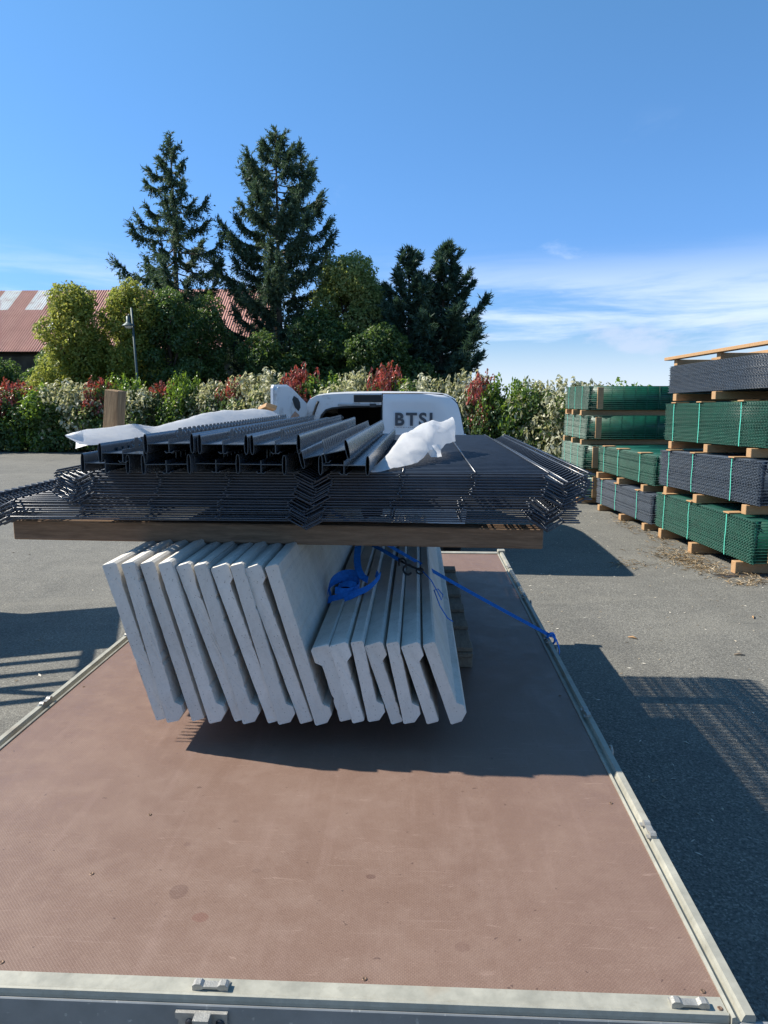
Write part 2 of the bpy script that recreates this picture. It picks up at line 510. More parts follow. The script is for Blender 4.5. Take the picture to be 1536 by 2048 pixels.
def tag(o, label=None, cat=None, group=None, kind=None):
    for k, v_ in (('label', label), ('category', cat), ('group', group), ('kind', kind)):
        if v_:
            o[k] = v_
    return o


def empty(name, loc=(0, 0, 0), rz=0.0, label=None, cat=None, group=None):
    o = bpy.data.objects.new(name, None)
    o.empty_display_size = 0.1
    o.location = loc
    o.rotation_euler = (0, 0, rz)
    COL.objects.link(o)
    return tag(o, label, cat, group)


def link(name, me, parent=None, loc=None, rot=None):
    o = bpy.data.objects.new(name, me)
    COL.objects.link(o)
    if parent is not None:
        o.parent = parent
    if loc is not None:
        o.location = loc
    if rot is not None:
        o.rotation_euler = rot
    return o


def np_mesh(name, verts, faces, mat, smooth=False):
    """verts (n,3), faces (m,k) all of one size"""
    verts = np.asarray(verts, dtype=np.float32)
    faces = np.asarray(faces, dtype=np.int32)
    me = bpy.data.meshes.new(name)
    me.vertices.add(len(verts))
    me.vertices.foreach_set('co', verts.ravel())
    k = faces.shape[1]
    me.loops.add(faces.size)
    me.loops.foreach_set('vertex_index', faces.ravel())
    me.polygons.add(len(faces))
    me.polygons.foreach_set('loop_start', np.arange(0, faces.size, k, dtype=np.int32))
    me.polygons.foreach_set('loop_total', np.full(len(faces), k, dtype=np.int32))
    me.materials.append(MATS[mat])
    me.update(calc_edges=True)
    me.validate()
    if smooth:
        me.polygons.foreach_set('use_smooth', np.ones(len(faces), dtype=bool))
    return me


class MB:
    """collects shapes for one mesh"""

    def __init__(self):
        self.v, self.f, self.sm = [], [], []

    def add(self, vs, fs, smooth=False):
        b = len(self.v)
        self.v.extend([tuple(p) for p in vs])
        self.f.extend([tuple(i + b for i in q) for q in fs])
        self.sm.extend([smooth] * len(fs))
        return self

    def box(self, x0, x1, y0, y1, z0, z1, bev=0.0, m=None):
        if bev <= 0:
            vs = [(x, y, z) for z in (z0, z1) for y in (y0, y1) for x in (x0, x1)]
            fs = [(0, 2, 3, 1), (4, 5, 7, 6), (0, 1, 5, 4), (2, 6, 7, 3), (0, 4, 6, 2), (1, 3, 7, 5)]
        else:
            b = bev
            vs, ids = [], {}
            for ix, X in enumerate((x0, x1)):
                for iy, Y in enumerate((y0, y1)):
                    for iz, Z in enumerate((z0, z1)):
                        sx, sy, sz = (1 - 2 * ix), (1 - 2 * iy), (1 - 2 * iz)
                        for a in range(3):
                            p = [X + sx * b, Y + sy * b, Z + sz * b]
                            p[a] = (X, Y, Z)[a]
                            ids[(ix, iy, iz, a)] = len(vs)
                            vs.append(tuple(p))
            fs = []
            for a in range(3):
                o1, o2 = [(1, 2), (0, 2), (0, 1)][a]
                for s in (0, 1):
                    q = []
                    for u, w in ((0, 0), (1, 0), (1, 1), (0, 1)):
                        k = [0, 0, 0]
                        k[a], k[o1], k[o2] = s, u, w
                        q.append(ids[(*k, a)])
                    fs.append(tuple(q))
            for a in range(3):            # edges along axis a
                o1, o2 = [(1, 2), (0, 2), (0, 1)][a]
                for u in (0, 1):
                    for w in (0, 1):
                        k0, k1 = [0, 0, 0], [0, 0, 0]
                        k0[o1] = k1[o1] = u
                        k0[o2] = k1[o2] = w
                        k1[a] = 1
                        fs.append((ids[(*k0, o1)], ids[(*k0, o2)], ids[(*k1, o2)], ids[(*k1, o1)]))
            for ix in (0, 1):
                for iy in (0, 1):
                    for iz in (0, 1):
                        fs.append(tuple(ids[(ix, iy, iz, a)] for a in range(3)))
        if m is not None:
            vs = [m @ Vector(p) for p in vs]
        return self.add(vs, fs)

    def tube(self, pts, r, n=6, cap=True, smooth=True, closed=False):
        pts = [Vector(p) for p in pts]
        rs = r if isinstance(r, (list, tuple)) else [r] * len(pts)
        vs, fs = [], []
        L = len(pts)
        up = None
        for i, p in enumerate(pts):
            if closed:
                d = pts[(i + 1) % L] - pts[i - 1]
            else:
                d = pts[min(i + 1, L - 1)] - pts[max(i - 1, 0)]
            d.normalize()
            if up is None:
                up = Vector((0, 0, 1)) if abs(d.z) < 0.9 else Vector((1, 0, 0))
            a = d.cross(up)
            if a.length < 1e-5:
                a = d.cross(Vector((0.3, 1, 0.2)))
            a.normalize()
            b = a.cross(d)
            up = b
            for k in range(n):
                th = 2 * math.pi * (k + 0.5) / n
                vs.append(p + a * (math.cos(th) * rs[i]) + b * (math.sin(th) * rs[i]))
        for i in range(L if closed else L - 1):
            j = (i + 1) % L
            for k in range(n):
                fs.append((i * n + k, i * n + (k + 1) % n, j * n + (k + 1) % n, j * n + k))
        if cap and not closed:
            fs.append(tuple(range(n))[::-1])
            fs.append(tuple((L - 1) * n + k for k in range(n)))
        return self.add(vs, fs, smooth)

    def extrude(self, poly, y0, y1, axis='y', cap=True, smooth=False, closed=True):
        """poly list of (a,b); along y: (a,y,b); along x: (x,a,b); along z: (a,b,z)"""
        n = len(poly)

        def P(a, b, s):
            return {'y': (a, s, b), 'x': (s, a, b), 'z': (a, b, s)}[axis]
        vs = [P(a, b, y0) for a, b in poly] + [P(a, b, y1) for a, b in poly]
        rngn = n if closed else n - 1
        fs = [(i, (i + 1) % n, n + (i + 1) % n, n + i) for i in range(rngn)]
        if cap and closed:
            fs += [tuple(range(n))[::-1], tuple(range(n, 2 * n))]
        return self.add(vs, fs, smooth)

    def lathe(self, prof, n=16, c=(0, 0, 0), axis='z', smooth=True):
        vs, fs = [], []
        for (r, z) in prof:
            for k in range(n):
                a = 2 * math.pi * k / n
                p = (r * math.cos(a), r * math.sin(a), z)
                if axis == 'x':
                    p = (p[2], p[0], p[1])
                elif axis == 'y':
                    p = (p[0], p[2], p[1])
                vs.append((p[0] + c[0], p[1] + c[1], p[2] + c[2]))
        for i in range(len(prof) - 1):
            for k in range(n):
                fs.append((i * n + k, i * n + (k + 1) % n, (i + 1) * n + (k + 1) % n, (i + 1) * n + k))
        return self.add(vs, fs, smooth)

    def mesh(self, name, mat):
        me = bpy.data.meshes.new(name)
        me.from_pydata(self.v, [], self.f)
        me.materials.append(MATS[mat])
        me.update()
        if any(self.sm):
            me.polygons.foreach_set('use_smooth', self.sm)
        import bmesh
        bm = bmesh.new()
        bm.from_mesh(me)
        bmesh.ops.recalc_face_normals(bm, faces=bm.faces)
        bm.to_mesh(me)
        bm.free()
        return me

    def build(self, name, mat, parent=None, loc=None, rot=None):
        return link(name, self.mesh(name, mat), parent, loc, rot)


ORD = ['first', 'second', 'third', 'fourth', 'fifth', 'sixth', 'seventh', 'eighth', 'ninth', 'tenth', 'eleventh', 'twelfth', 'thirteenth',
       'fourteenth', 'fifteenth', 'sixteenth', 'seventeenth', 'eighteenth', 'nineteenth', 'twentieth']


def ordw(i, first='leftmost'):
    return first if i == 0 else ORD[i]


# ------------------------------------------------------------------ the setting
mb = MB().box(-400, 400, -60, 900, -0.5, -0.02)
tag(mb.build('ground', 'grass_land'), kind='structure')
NX, NY = 40, 40
xs = np.linspace(-30, 20, NX)
ys = np.linspace(-8, 25.0, NY)
gv = [(x, y, 0.0) for y in ys for x in xs]
gf = [(j * NX + i, j * NX + i + 1, (j + 1) * NX + i + 1, (j + 1) * NX + i) for j in range(NY - 1) for i in range(NX - 1)]
yard = link('yard_pavement', np_mesh('yard_pavement', gv, gf, 'asphalt'))
tag(yard, kind='structure')

# ------------------------------------------------------------------ trailer
DZ = 0.68
XL, XR, Y0, Y1 = -1.39, 0.605, 1.29, 5.36
tr = empty('trailer', (0, 0, 0), 0, 'flatbed trailer with brown deck and galvanised edge rails carrying the load', 'trailer')
MB().box(XL, XR, Y0, Y1, DZ - 0.02, DZ).build('deck_board', 'deck_phenolic', tr)
# side rails: inner lip, shallow channel, raised outer bar
sec = [(0.0, -0.07), (0.0, 0.004), (0.008, 0.006), (0.010, -0.002), (0.022, -0.003), (0.026, 0.006), (0.030, 0.012), (0.052, 0.012), (0.055, 0.008), (0.055, -0.10), (0.048, -0.10), (0.048, -0.07)]
sec = [(a * 0.80, b) for a, b in sec]
MB().extrude([(XR + a, DZ + b) for a, b in sec], 1.238, Y1 + 0.05).build('edge_rail', 'galvanised', tr)
MB().extrude([(XL - a, DZ + b) for a, b in sec], 1.238, Y1 + 0.05).build('edge_rail', 'galvanised', tr)
fs_ = [(Y1 + 0.0, DZ - 0.07), (Y1, DZ + 0.006), (Y1 + 0.010, DZ + 0.010), (Y1 + 0.045, DZ + 0.010), (Y1 + 0.048, DZ - 0.10)]
MB().extrude(fs_, XL + 0.001, XR - 0.001, 'x').build('front_rail', 'galvanised', tr)
# rear sill: flat flange, rolled ridge
rs_ = [(Y0, DZ - 0.06), (Y0, DZ + 0.001), (Y0 - 0.036, DZ + 0.001), (Y0 - 0.040, DZ + 0.004), (Y0 - 0.045, DZ + 0.003), (Y0 - 0.047, DZ - 0.006), (Y0 - 0.047, DZ - 0.03), (Y0 - 0.04, DZ - 0.06)]
MB().extrude(rs_, XL + 0.002, XR - 0.002, 'x').build('rear_sill', 'galvanised', tr)
MB().box(XL - 0.05, XR + 0.05, Y0 - 0.053, Y0 - 0.0475, DZ - 0.26, DZ - 0.012, 0.002).build('rear_board', 'sill_face', tr)
MB().box(XR + 0.012, XR + 0.075, 1.215, 1.245, DZ - 0.30, DZ - 0.004, 0.004).build('corner_post', 'sill_face', tr)
MB().box(XL - 0.075, XL - 0.012, 1.215, 1.245, DZ - 0.30, DZ - 0.004, 0.004).build('corner_post', 'sill_face', tr)
for sx in (XR + 0.004, XL - 0.06):
    MB().box(sx, sx + 0.056, Y1 + 0.02, Y1 + 0.075, DZ - 0.12, DZ + 0.026, 0.004).build('corner_post', 'galvanised', tr)


def lashing(along):      # a bridge-shaped lashing bracket, long axis local x
    m = MB()
    m.extrude([(-0.036, 0.0), (-0.036, 0.010), (-0.030, 0.014), (-0.020, 0.014), (-0.014, 0.009), (0.014, 0.009), (0.020, 0.014), (0.030, 0.014), (0.036, 0.010), (0.036, 0.0),
               (0.022, 0.0), (0.014, 0.004), (-0.014, 0.004), (-0.022, 0.0)], -0.008, 0.008, 'y')
    m.box(-0.036, -0.020, 0.008, 0.016, 0.0, 0.003)
    m.box(0.020, 0.036, 0.008, 0.016, 0.0, 0.003)
    return m.mesh('lashing_bracket', 'cast_zinc')


lash = lashing(0)
for (x, y, rz) in ((-0.405, 1.266, 0), (0.535, 1.266, 0), (-1.02, 1.266, 0)):
    link('lashing_bracket', lash, tr, (x, y, DZ + 0.001), (0, 0, rz))
for y in (1.83, 2.57, 3.38, 4.16, 4.9):
    link('lashing_bracket', lash, tr, (XR + 0.028, y, DZ + 0.010), (0, 0, R(90)))
    link('lashing_bracket', lash, tr, (XL - 0.028, y, DZ + 0.010), (0, 0, R(90)))
ring = MB().tube([(0.018 * math.cos(a), 0, 0.018 * math.sin(a)) for a in np.linspace(0, 2 * math.pi, 15)[:-1]], 0.004, 5, closed=True).mesh('tie_ring', 'cast_zinc')
for y in (2.30, 3.27, 4.05):
    link('tie_ring', ring, tr, (XR + 0.048, y, DZ - 0.002), (0, 0, R(90)))
# tailboard latch on the rear face
lt = MB()
lt.extrude([(-0.055, 0.0), (-0.055, -0.012), (-0.048, -0.016), (-0.050, -0.026), (-0.042, -0.034), (-0.055, -0.044), (-0.055, -0.075), (0.048, -0.075), (0.048, 0.0)], Y0 - 0.062, Y0 - 0.0535, 'y')
latch = lt.build('latch', 'cast_zinc', tr, (-0.412, 0, DZ - 0.022))
MB().extrude([(-0.014, 0.004), (-0.012, -0.03), (-0.020, -0.085), (0.010, -0.085), (0.019, -0.03), (0.017, 0.004)], Y0 - 0.084, Y0 - 0.0625, 'y').build('latch_lever', 'cast_zinc', latch)
for dx in (-0.026, 0.034):
    MB().lathe([(0.0, -0.004), (0.008, -0.003), (0.009, 0.0)], 10, (dx, Y0 - 0.0625, -0.02), 'y').build('bolt', 'dark_steel', latch)
scr_me = MB().lathe([(0.0, 0.0), (0.0022, 0.0), (0.003, 0.0009), (0.0046, 0.0009), (0.0056, 0.0)], 10).mesh('screw', 'rust_screw')
for x, y in ((-0.862, 1.312), (0.575, 1.303), (-0.80, 1.60), (-0.75, 1.86), (0.57, 1.98), (0.57, 2.75), (-1.355, 2.75), (-1.355, 1.9), (-0.1, 1.303), (0.592, 1.262)):
    link('screw', scr_me, tr, (x, y, DZ + (0.0012 if y > 1.28 else 0.002)))
# undercarriage
for x in (-1.0, 0.2):
    MB().box(x - 0.04, x + 0.04, 1.3, 5.3, DZ - 0.17, DZ - 0.075, 0.004).build('chassis_beam', 'galvanised', tr)
for y in (1.6, 2.4, 3.2, 4.0, 4.8):
    MB().box(-1.38, 0.6, y - 0.025, y + 0.025, DZ - 0.072, DZ - 0.021).build('cross_member', 'galvanised', tr)
MB().tube([(-0.95, 5.0, 0.55), (-0.40, 6.55, 0.50)], 0.035, 8).build('drawbar', 'galvanised', tr)
MB().tube([(0.15, 5.0, 0.55), (-0.38, 6.55, 0.50)], 0.035, 8).build('drawbar', 'galvanised', tr)
MB().box(-0.44, -0.34, 6.45, 6.95, 0.45, 0.55, 0.01).build('coupling', 'dark_steel', tr)
for y in (2.9, 3.55):
    MB().tube([(-1.30, y, 0.255), (0.52, y, 0.255)], 0.03, 8).build('axle', 'dark_steel', tr)
    for x in (-1.18, 0.40):
        w = empty('wheel', (x, y, 0.255))
        w.parent = tr
        MB().lathe([(0.155, -0.085), (0.235, -0.085), (0.255, -0.06), (0.255, 0.06), (0.235, 0.085), (0.155, 0.085)], 28, axis='x').build('tyre', 'tyre_rubber', w)
        MB().lathe([(0.0, -0.05), (0.07, -0.06), (0.155, -0.075), (0.158, 0.075), (0.07, 0.03), (0.0, 0.03)], 24, axis='x').build('rim', 'rim_grey', w)

# ------------------------------------------------------------------ pallet under the concrete
PZ = DZ + 0.002
pal = empty('pallet', (-0.34, 3.8, PZ), 0, 'worn timber pallet under the concrete slabs on the trailer deck', 'pallet')
board = MB().box(-0.585, 0.585, -0.05, 0.05, 0, 0.018, 0.002).mesh('board', 'timber_grey')
for i, y in enumerate((-0.72, -0.42, -0.14, 0.14, 0.42, 0.72)):
    link('board', board, pal, (0, y, 0.072))
strg = MB().box(-0.045, 0.045, -0.79, 0.79, 0, 0.017, 0.002).mesh('stringer_board', 'timber_grey')
for x in (-0.54, 0, 0.54):
    link('stringer_board', strg, pal, (x, 0, 0.0545))
    for y in (-0.71, 0, 0.71):
        blk = MB().box(-0.045, 0.045, -0.06, 0.06, 0, 0.054, 0.003)
        blk.build('block', 'timber_grey', pal, (x, y, 0.0))

# ------------------------------------------------------------------ concrete slabs
FX = 1450.0


def px_at(px, py, Y):
    p_, yw = R(9.051745), R(2.651618)
    u, v_ = (px - 768) / FX, (py - 1024) / FX
    dn, fw = v_ * math.cos(p_) + math.sin(p_), math.cos(p_) - v_ * math.sin(p_)
    X, Yr = u * math.cos(yw) - fw * math.sin(yw), fw * math.cos(yw) + u * math.sin(yw)
    k = Y / Yr
    return X * k, 1.85 - dn * k


def slab(kind, top, bot, bead, y0, length, th, label, group, mirror=False, seed=0, bd=0.026):
    """top / bot: upper-left and lower-left corner of the near end (measured in the photo), bead: 'top' or 'bottom'"""
    rr = random.Random(seed)
    ax, az = px_at(top[0], top[1], y0)
    bx_, bz = px_at(bot[0], bot[1], y0)
    bz = max(bz, 0.7735)
    d = Vector((ax - bx_, 0, az - bz))
    h = d.length
    lean = math.atan2(d.x, d.z)
    # section in (t across, s up)
    bl, ch = 0.050, 0.016
    right = []
    n = 14
    for k in range(n + 1):
        s = h * k / n
        right.append((th, s))
    pts = []
    pts.append((0.004, 0.0))
    if bead == 'bottom':
        pts += [(th - 0.004, 0.0), (th + bd, 0.024), (th + bd, bl), (th, bl + ch)]
        rs, re_ = bl + ch + 0.03, h - 0.004
    else:
        pts += [(th - 0.004, 0.0), (th, 0.004)]
        rs, re_ = 0.03, h - bl - ch - 0.02
    s = rs
    while s < re_:
        pts.append((th - (rr.uniform(0.002, 0.005) if rr.random() < 0.05 else rr.random() * 0.0012), s))
        s += 0.011
    if bead == 'top':
        pts += [(th, h - bl - ch), (th + bd, h - bl), (th + bd, h - 0.008), (th + bd - 0.008, h)]
    else:
        pts += [(th, h - 0.006), (th - 0.006, h)]
    pts.append((0.004, h))
    pts.append((0.0, h - 0.004))
    s = h - 0.03
    while s > 0.02:
        pts.append((rr.random() * 0.001, s))
        s -= 0.022
    pts.append((0.0, 0.004))
    if mirror:
        pts = [(th - a, b) for a, b in pts][::-1]
    n = len(pts)
    vs, fs = [], []
    rings = [(0.0, 0.0022, 0.0025), (0.004, 0.0, 0.0), (length * 0.33, 0, 0), (length * 0.66, 0, 0), (length, 0, 0)]
    cx, cz = th / 2, h / 2
    for (yy, ins, jit) in rings:
        for (a, b) in pts:
            a2 = a + (cx - a) * 0.015 * (1 if ins else 0)
            b2 = b + (cz - b) * 0.004 * (1 if ins else 0)
            vs.append((a2, yy + (rr.uniform(-1, 1) * 0.0012 if ins else 0), b2))
    for i in range(len(rings) - 1):
        for k in range(n):
            fs.append((i * n + k, i * n + (k + 1) % n, (i + 1) * n + (k + 1) % n, (i + 1) * n + k))
    fs.append(tuple(range(n)))
    fs.append(tuple((len(rings) - 1) * n + k for k in range(n))[::-1])
    m = MB()
    m.add(vs, fs)
    o = m.build('concrete_slab', 'concrete', None, (bx_, y0, bz), (0, lean, rr.uniform(-0.002, 0.002)))
    tag(o, label, 'slab', group)
    return o


def cz(x, y):
    return (180 + x * 0.5208, 1060 + y * 0.5208)


tall = [((45, 135), (255, 738), 'top'), ((118, 130), (296, 752), 'bottom'), ((190, 130), (392, 738), 'top'), ((260, 130), (458, 750), 'bottom'), ((328, 140), (556, 738), 'top'),
        ((396, 138), (588, 758), 'bottom'), ((461, 148), (684, 748), 'top'), ((536, 138), (724, 752), 'bottom'), ((586, 150), (808, 758), 'top'), ((670, 142), (866, 763), 'bottom')]
for i, (a, b, bead) in enumerate(tall):
    lab = ('leftmost tall pale concrete slab, leaning at the end of the row' if i == 0 else
           'rightmost tall concrete slab, its wide side facing the short slabs' if i == 9 else
           '%s tall concrete slab from the left in the leaning row' % ORD[i])
    slab('tall', cz(*a), cz(*b), bead, 2.25 + (0.006 if i % 2 == 0 else -0.006) + random.uniform(-0.004, 0.004), 2.55, 0.045, lab, 'tall concrete slabs leaning in a row', seed=i, bd=(0.019 if i % 2 else (0.004 if i < 6 else 0.016)))
short = [((868, 450), (960, 738), 'top', True), ((917, 446), (1008, 744), 'top', False), ((1000, 432), (1068, 738), 'bottom', False), ((1052, 446), (1157, 748), 'top', False),
         ((1136, 436), (1204, 746), 'bottom', False), ((1193, 448), (1294, 748), 'top', False), ((1277, 442), (1386, 748), 'bottom', False)]
for i, (a, b, bead, mir) in enumerate(short):
    lab = ('leftmost short concrete slab with rounded bead, beside the tall slabs' if i == 0 else
           'rightmost short concrete slab, nearest the bare pallet edge' if i == 6 else
           '%s short concrete slab from the left on the pallet' % ORD[i])
    slab('short', cz(*a), cz(*b), bead, 2.25 + random.uniform(-0.006, 0.006), 2.55, 0.042, lab, 'short concrete slabs leaning beside the tall ones', mir, seed=40 + i, bd=0.020)

# ------------------------------------------------------------------ timber beams across the concrete
bm_ = MB().box(-0.985, 0.985, -0.045, 0.045, 0, 0.074, 0.004).mesh('timber_beam', 'timber_dark')
o = link('timber_beam', bm_, None, (-0.530, 2.645, 1.312), (0, R(0.4), R(-0.6)))
tag(o, 'dark brown timber beam laid across the concrete slabs under the fence panels', 'beam')
o = link('timber_beam', bm_, None, (-0.50, 4.55, 1.318), (0, 0, R(0.5)))
tag(o, 'far timber beam under the van end of the fence panels', 'beam')

# ------------------------------------------------------------------ wire fence panels
WR = 0.0029


def cross_wire(profile):
    return MB().tube([(x, 0, z) for x, z in profile], WR, 6, smooth=True).mesh('cross_wire', 'anthracite')


FD = 0.031
up_prof = [(-1.262, 0), (-1.20, -FD), (-1.138, 0), (-0.42, 0), (-0.36, -FD), (-0.305, 0), (0.43, 0), (0.495, -FD), (0.562, 0), (0.585, 0.0)]
lo_prof = [(-1.60, 0.0), (-1.545, 0), (-1.485, -FD), (-1.42, 0), (-0.44, 0), (-0.384, -FD), (-0.325, 0), (0.39, 0), (0.443, -FD), (0.495, 0), (0.553, 0)]
up_long = [(-1.262, 0), (-1.20, -FD), (-1.138, 0), (-0.90, 0), (-0.66, 0), (-0.42, 0), (-0.36, -FD), (-0.305, 0), (-0.06, 0), (0.185, 0), (0.43, 0), (0.495, -FD), (0.562, 0)]
lo_long = [(-1.545, 0), (-1.485, -FD), (-1.42, 0), (-1.175, 0), (-0.93, 0), (-0.685, 0), (-0.44, 0), (-0.384, -FD), (-0.325, 0), (-0.085, 0), (0.15, 0), (0.39, 0), (0.443, -FD), (0.495, 0)]
up_w, lo_w = cross_wire(up_prof), cross_wire(lo_prof)
LEN = 2.5
long_me = MB().tube([(0, 0, 0), (0, LEN * 0.5, 0), (0, LEN, 0)], WR * 1.15, 6, smooth=True).mesh('line_wire', 'anthracite')
NP = 18
prng = random.Random(3)
z = 1.426
for i in range(NP):
    lower = i < 8
    yaw_ = prng.uniform(-0.0035, 0.0035) + (0.002 if lower else -0.001)
    dx = prng.uniform(-0.008, 0.008) + (0.0 if lower else 0.0007 * (i - 8))
    dy = prng.uniform(-0.022, 0.022) if lower else prng.uniform(-0.010, 0.010)
    k = NP - 1 - i
    lab = ('topmost dark grey wire fence panel, partly covered by posts' if k == 0 else 'lowest dark grey wire fence panel, lying on the timber beam' if i == 0 else
           '%s dark grey wire fence panel from the top of the load' % ORD[k])
    p = empty('wire_fence_section', (dx, 2.45 + dy, z), yaw_, lab, 'fence panel', 'dark grey wire fence panels lying on the trailer')
    wm, lw = (lo_w, lo_long) if lower else (up_w, up_long)
    for j in range(51):
        link('cross_wire', wm, p, (0, 0.012 + j * 0.0494, 0))
    for (lx, lz) in lw:
        link('line_wire', long_me, p, (lx, 0, lz + WR * 1.7))
    z += 0.0094 + prng.uniform(-0.0006, 0.0006) + (0.004 if i == 7 else 0)
PTOP = z - 0.0094 + 0.008

# ------------------------------------------------------------------ fence posts on top
PL = 2.02


def oval(cx_, a, b, n=18):
    pts = []
    for k in range(n):
        th = 2 * math.pi * k / n
        c_, s_ = math.cos(th), math.sin(th)
        pts.append((cx_ + a * math.copysign(abs(c_) ** 0.8, c_), b * math.copysign(abs(s_) ** 0.75, s_)))
    return pts


def flange_mesh(length):
    m = MB()
    o_, i_ = oval(0, 0.0068, 0.032), oval(0, 0.0052, 0.0304)
    m.extrude(o_, 0, length, cap=False, smooth=True)
    m.extrude(i_, 0, length, cap=False, smooth=True)
    n = len(o_)
    for s in (0, length):
        vs = [(a, s, b) for a, b in o_] + [(a, s, b) for a, b in i_]
        m.add(vs, [(k, (k + 1) % n, n + (k + 1) % n, n + k) for k in range(n)])
    return m.mesh('flange', 'anthracite_post')


def fin_mesh(length):
    m = MB()
    m.box(-0.0012, 0.0012, 0, length, -0.026, 0.013)
    # hooked foot
    m.extrude([(0.0, -0.028), (0.009, -0.031), (0.016, -0.024), (0.0145, -0.023), (0.008, -0.029), (0.0, -0.0262)], 0, length)
    m.extrude([(0.0, -0.028), (-0.009, -0.031), (-0.016, -0.024), (-0.0145, -0.023), (-0.008, -0.029), (0.0, -0.0262)], 0, length)
    return m.mesh('fin', 'anthracite_post')


def teeth_mesh(length, curled):
    """the row of punched clips along the top of the fin"""
    m = MB()
    y = 0.10 if curled else 0.02
    while y < length - 0.05:
        w = 0.034
        top = 0.046
        m.extrude([(y, 0.0128), (y + w, 0.0128), (y + w, top - 0.007), (y + w - 0.005, top), (y + 0.004, top), (y, top - 0.006)], -0.0012, 0.0012, 'x')
        if curled:
            for s in (-1, 1):
                arc = [(s * (0.0012 + 0.012 * math.sin(a)), y + 0.005 + 0.012 * (s + 1), 0.016 + 0.012 * (1 - math.cos(a))) for a in np.linspace(0, 2.7, 7)]
                vs, fs = [], []
                for (xx, yy, zz) in arc:
                    vs += [(xx, yy, zz), (xx, yy + 0.010, zz)]
                for k in range(len(arc) - 1):
                    fs.append((2 * k, 2 * k + 1, 2 * k + 3, 2 * k + 2))
                m.add(vs, fs, True)
        y += 0.050
    return m.mesh('clip_row', 'anthracite_post')


fl_me, fin_me = flange_mesh(PL), fin_mesh(PL)
tt_me, tt2_me = teeth_mesh(PL, True), teeth_mesh(PL, False)
PW = 0.152
web_me = MB().box(-PW / 2 + 0.0072, PW / 2 - 0.0072, 0, PL, -0.0011, 0.0011).mesh('web', 'anthracite_post')


def post(x, y, z_, yaw_, roll, label, flat=False, length_s=1.0, notilt=0.0):
    o_ = empty('fence_post', (x, y, z_), 0, label, 'fence post', 'dark fence posts on the panels')
    o_.rotation_euler = (notilt, roll, yaw_)
    link('flange', fl_me, o_, (-PW / 2, 0, 0))
    link('flange', fl_me, o_, (PW / 2, 0, 0))
    link('web', web_me, o_)
    link('fin', fin_me, o_)
    link('clip_row', tt2_me if flat else tt_me, o_)
    return o_


def post_px(a, b, py, y):
    x, zz = px_at((a + b) / 2, py, y)
    return x, zz


zl = PTOP + 0.0325
lowr = [(158, 252), (285, 379), (380, 473), (474, 567)]
for i, (a, b) in enumerate(lowr):
    x, _ = post_px(a, b, 930, 2.32)
    post(x, 2.32 + (0.02, 0.0, 0.03, 0.01)[i], zl, R(-0.8 + 0.3 * i), R((1.5, -1, 0.5, 0.8)[i]), ('leftmost dark fence post of the bottom row, beside the white film' if i == 0 else
         '%s dark fence post from the left in the bottom row' % ORD[i]))
x, _ = post_px(642, 735, 932, 2.32)
post(x, 2.31, zl, R(-0.6), R(0.5), 'rightmost dark fence post, lying on the panels against the white film')
zu = zl + 0.0655
upr = [(190, 283), (290, 385), (397, 489), (500, 596)]
for i, (a, b) in enumerate(upr):
    x, _ = post_px(a, b, 893, 2.30)
    post(x, 2.30 + (0.03, 0.0, 0.015, 0.02)[i], (zl + 0.034 if i == 0 else zu + 0.003 * (i == 1)), R(-0.9 + 0.25 * i), R((1.2, -0.8, 0.4, -1.0)[i]), ('leftmost dark fence post of the top row' if i == 0 else
         '%s dark fence post from the left in the top row' % ORD[i]))
x, _ = post_px(606, 690, 920, 2.32)
post(x, 2.33, zl + 0.034, R(-0.5), R(-12), 'tilted dark fence post with a row of flat square teeth', True)

# ------------------------------------------------------------------ white packing film


def grid_sheet(name, rows, nu, nv, mat, amp, freq, seed, fine=0.12):
    """rows: list of polylines (each list of points) lofted; subdivided by interpolation, then crumpled"""
    rows = [np.array(r, float) for r in rows]

    def resample(P, n):
        tt = np.linspace(0, 1, len(P))
        u = np.linspace(0, 1, n)
        return np.stack([np.interp(u, tt, P[:, k]) for k in range(3)], 1)
    A = np.stack([resample(r, nu) for r in rows])
    tt = np.linspace(0, 1, len(rows))
    vv = np.linspace(0, 1, nv)
    G = np.zeros((nv, nu, 3))
    for a in range(nu):
        for k in range(3):
            G[:, a, k] = np.interp(vv, tt, A[:, a, k])
    # smooth the loft
    for _ in range(6):
        G[1:-1] = 0.25 * G[:-2] + 0.5 * G[1:-1] + 0.25 * G[2:]
        G[:, 1:-1] = 0.25 * G[:, :-2] + 0.5 * G[:, 1:-1] + 0.25 * G[:, 2:]
    from mathutils import noise as mn
    for j in range(nv):
        for i in range(nu):
            q = Vector(G[j, i]) * freq + Vector((seed * 3.7, seed, 0))
            rdg = 1 - abs(mn.noise(q)) * 2
            rdg2 = 1 - abs(mn.noise(q * 2.3)) * 2
            G[j, i, 2] += amp * (0.6 * rdg + 0.3 * rdg2 + fine * (1 - abs(mn.noise(q * 5.1)) * 2) - 0.5)
            G[j, i, 0] += amp * 0.5 * mn.noise(q * 1.7 + Vector((5, 5, 5)))
    vs = G.reshape(-1, 3)
    fs = [(j * nu + i, j * nu + i + 1, (j + 1) * nu + i + 1, (j + 1) * nu + i) for j in range(nv - 1) for i in range(nu - 1)]
    o_ = link(name, np_mesh(name, vs, fs, mat, True))
    return o_


def P3(px, py, Y):
    x_, z_ = px_at(px, py, Y)
    return (x_, Y, z_)


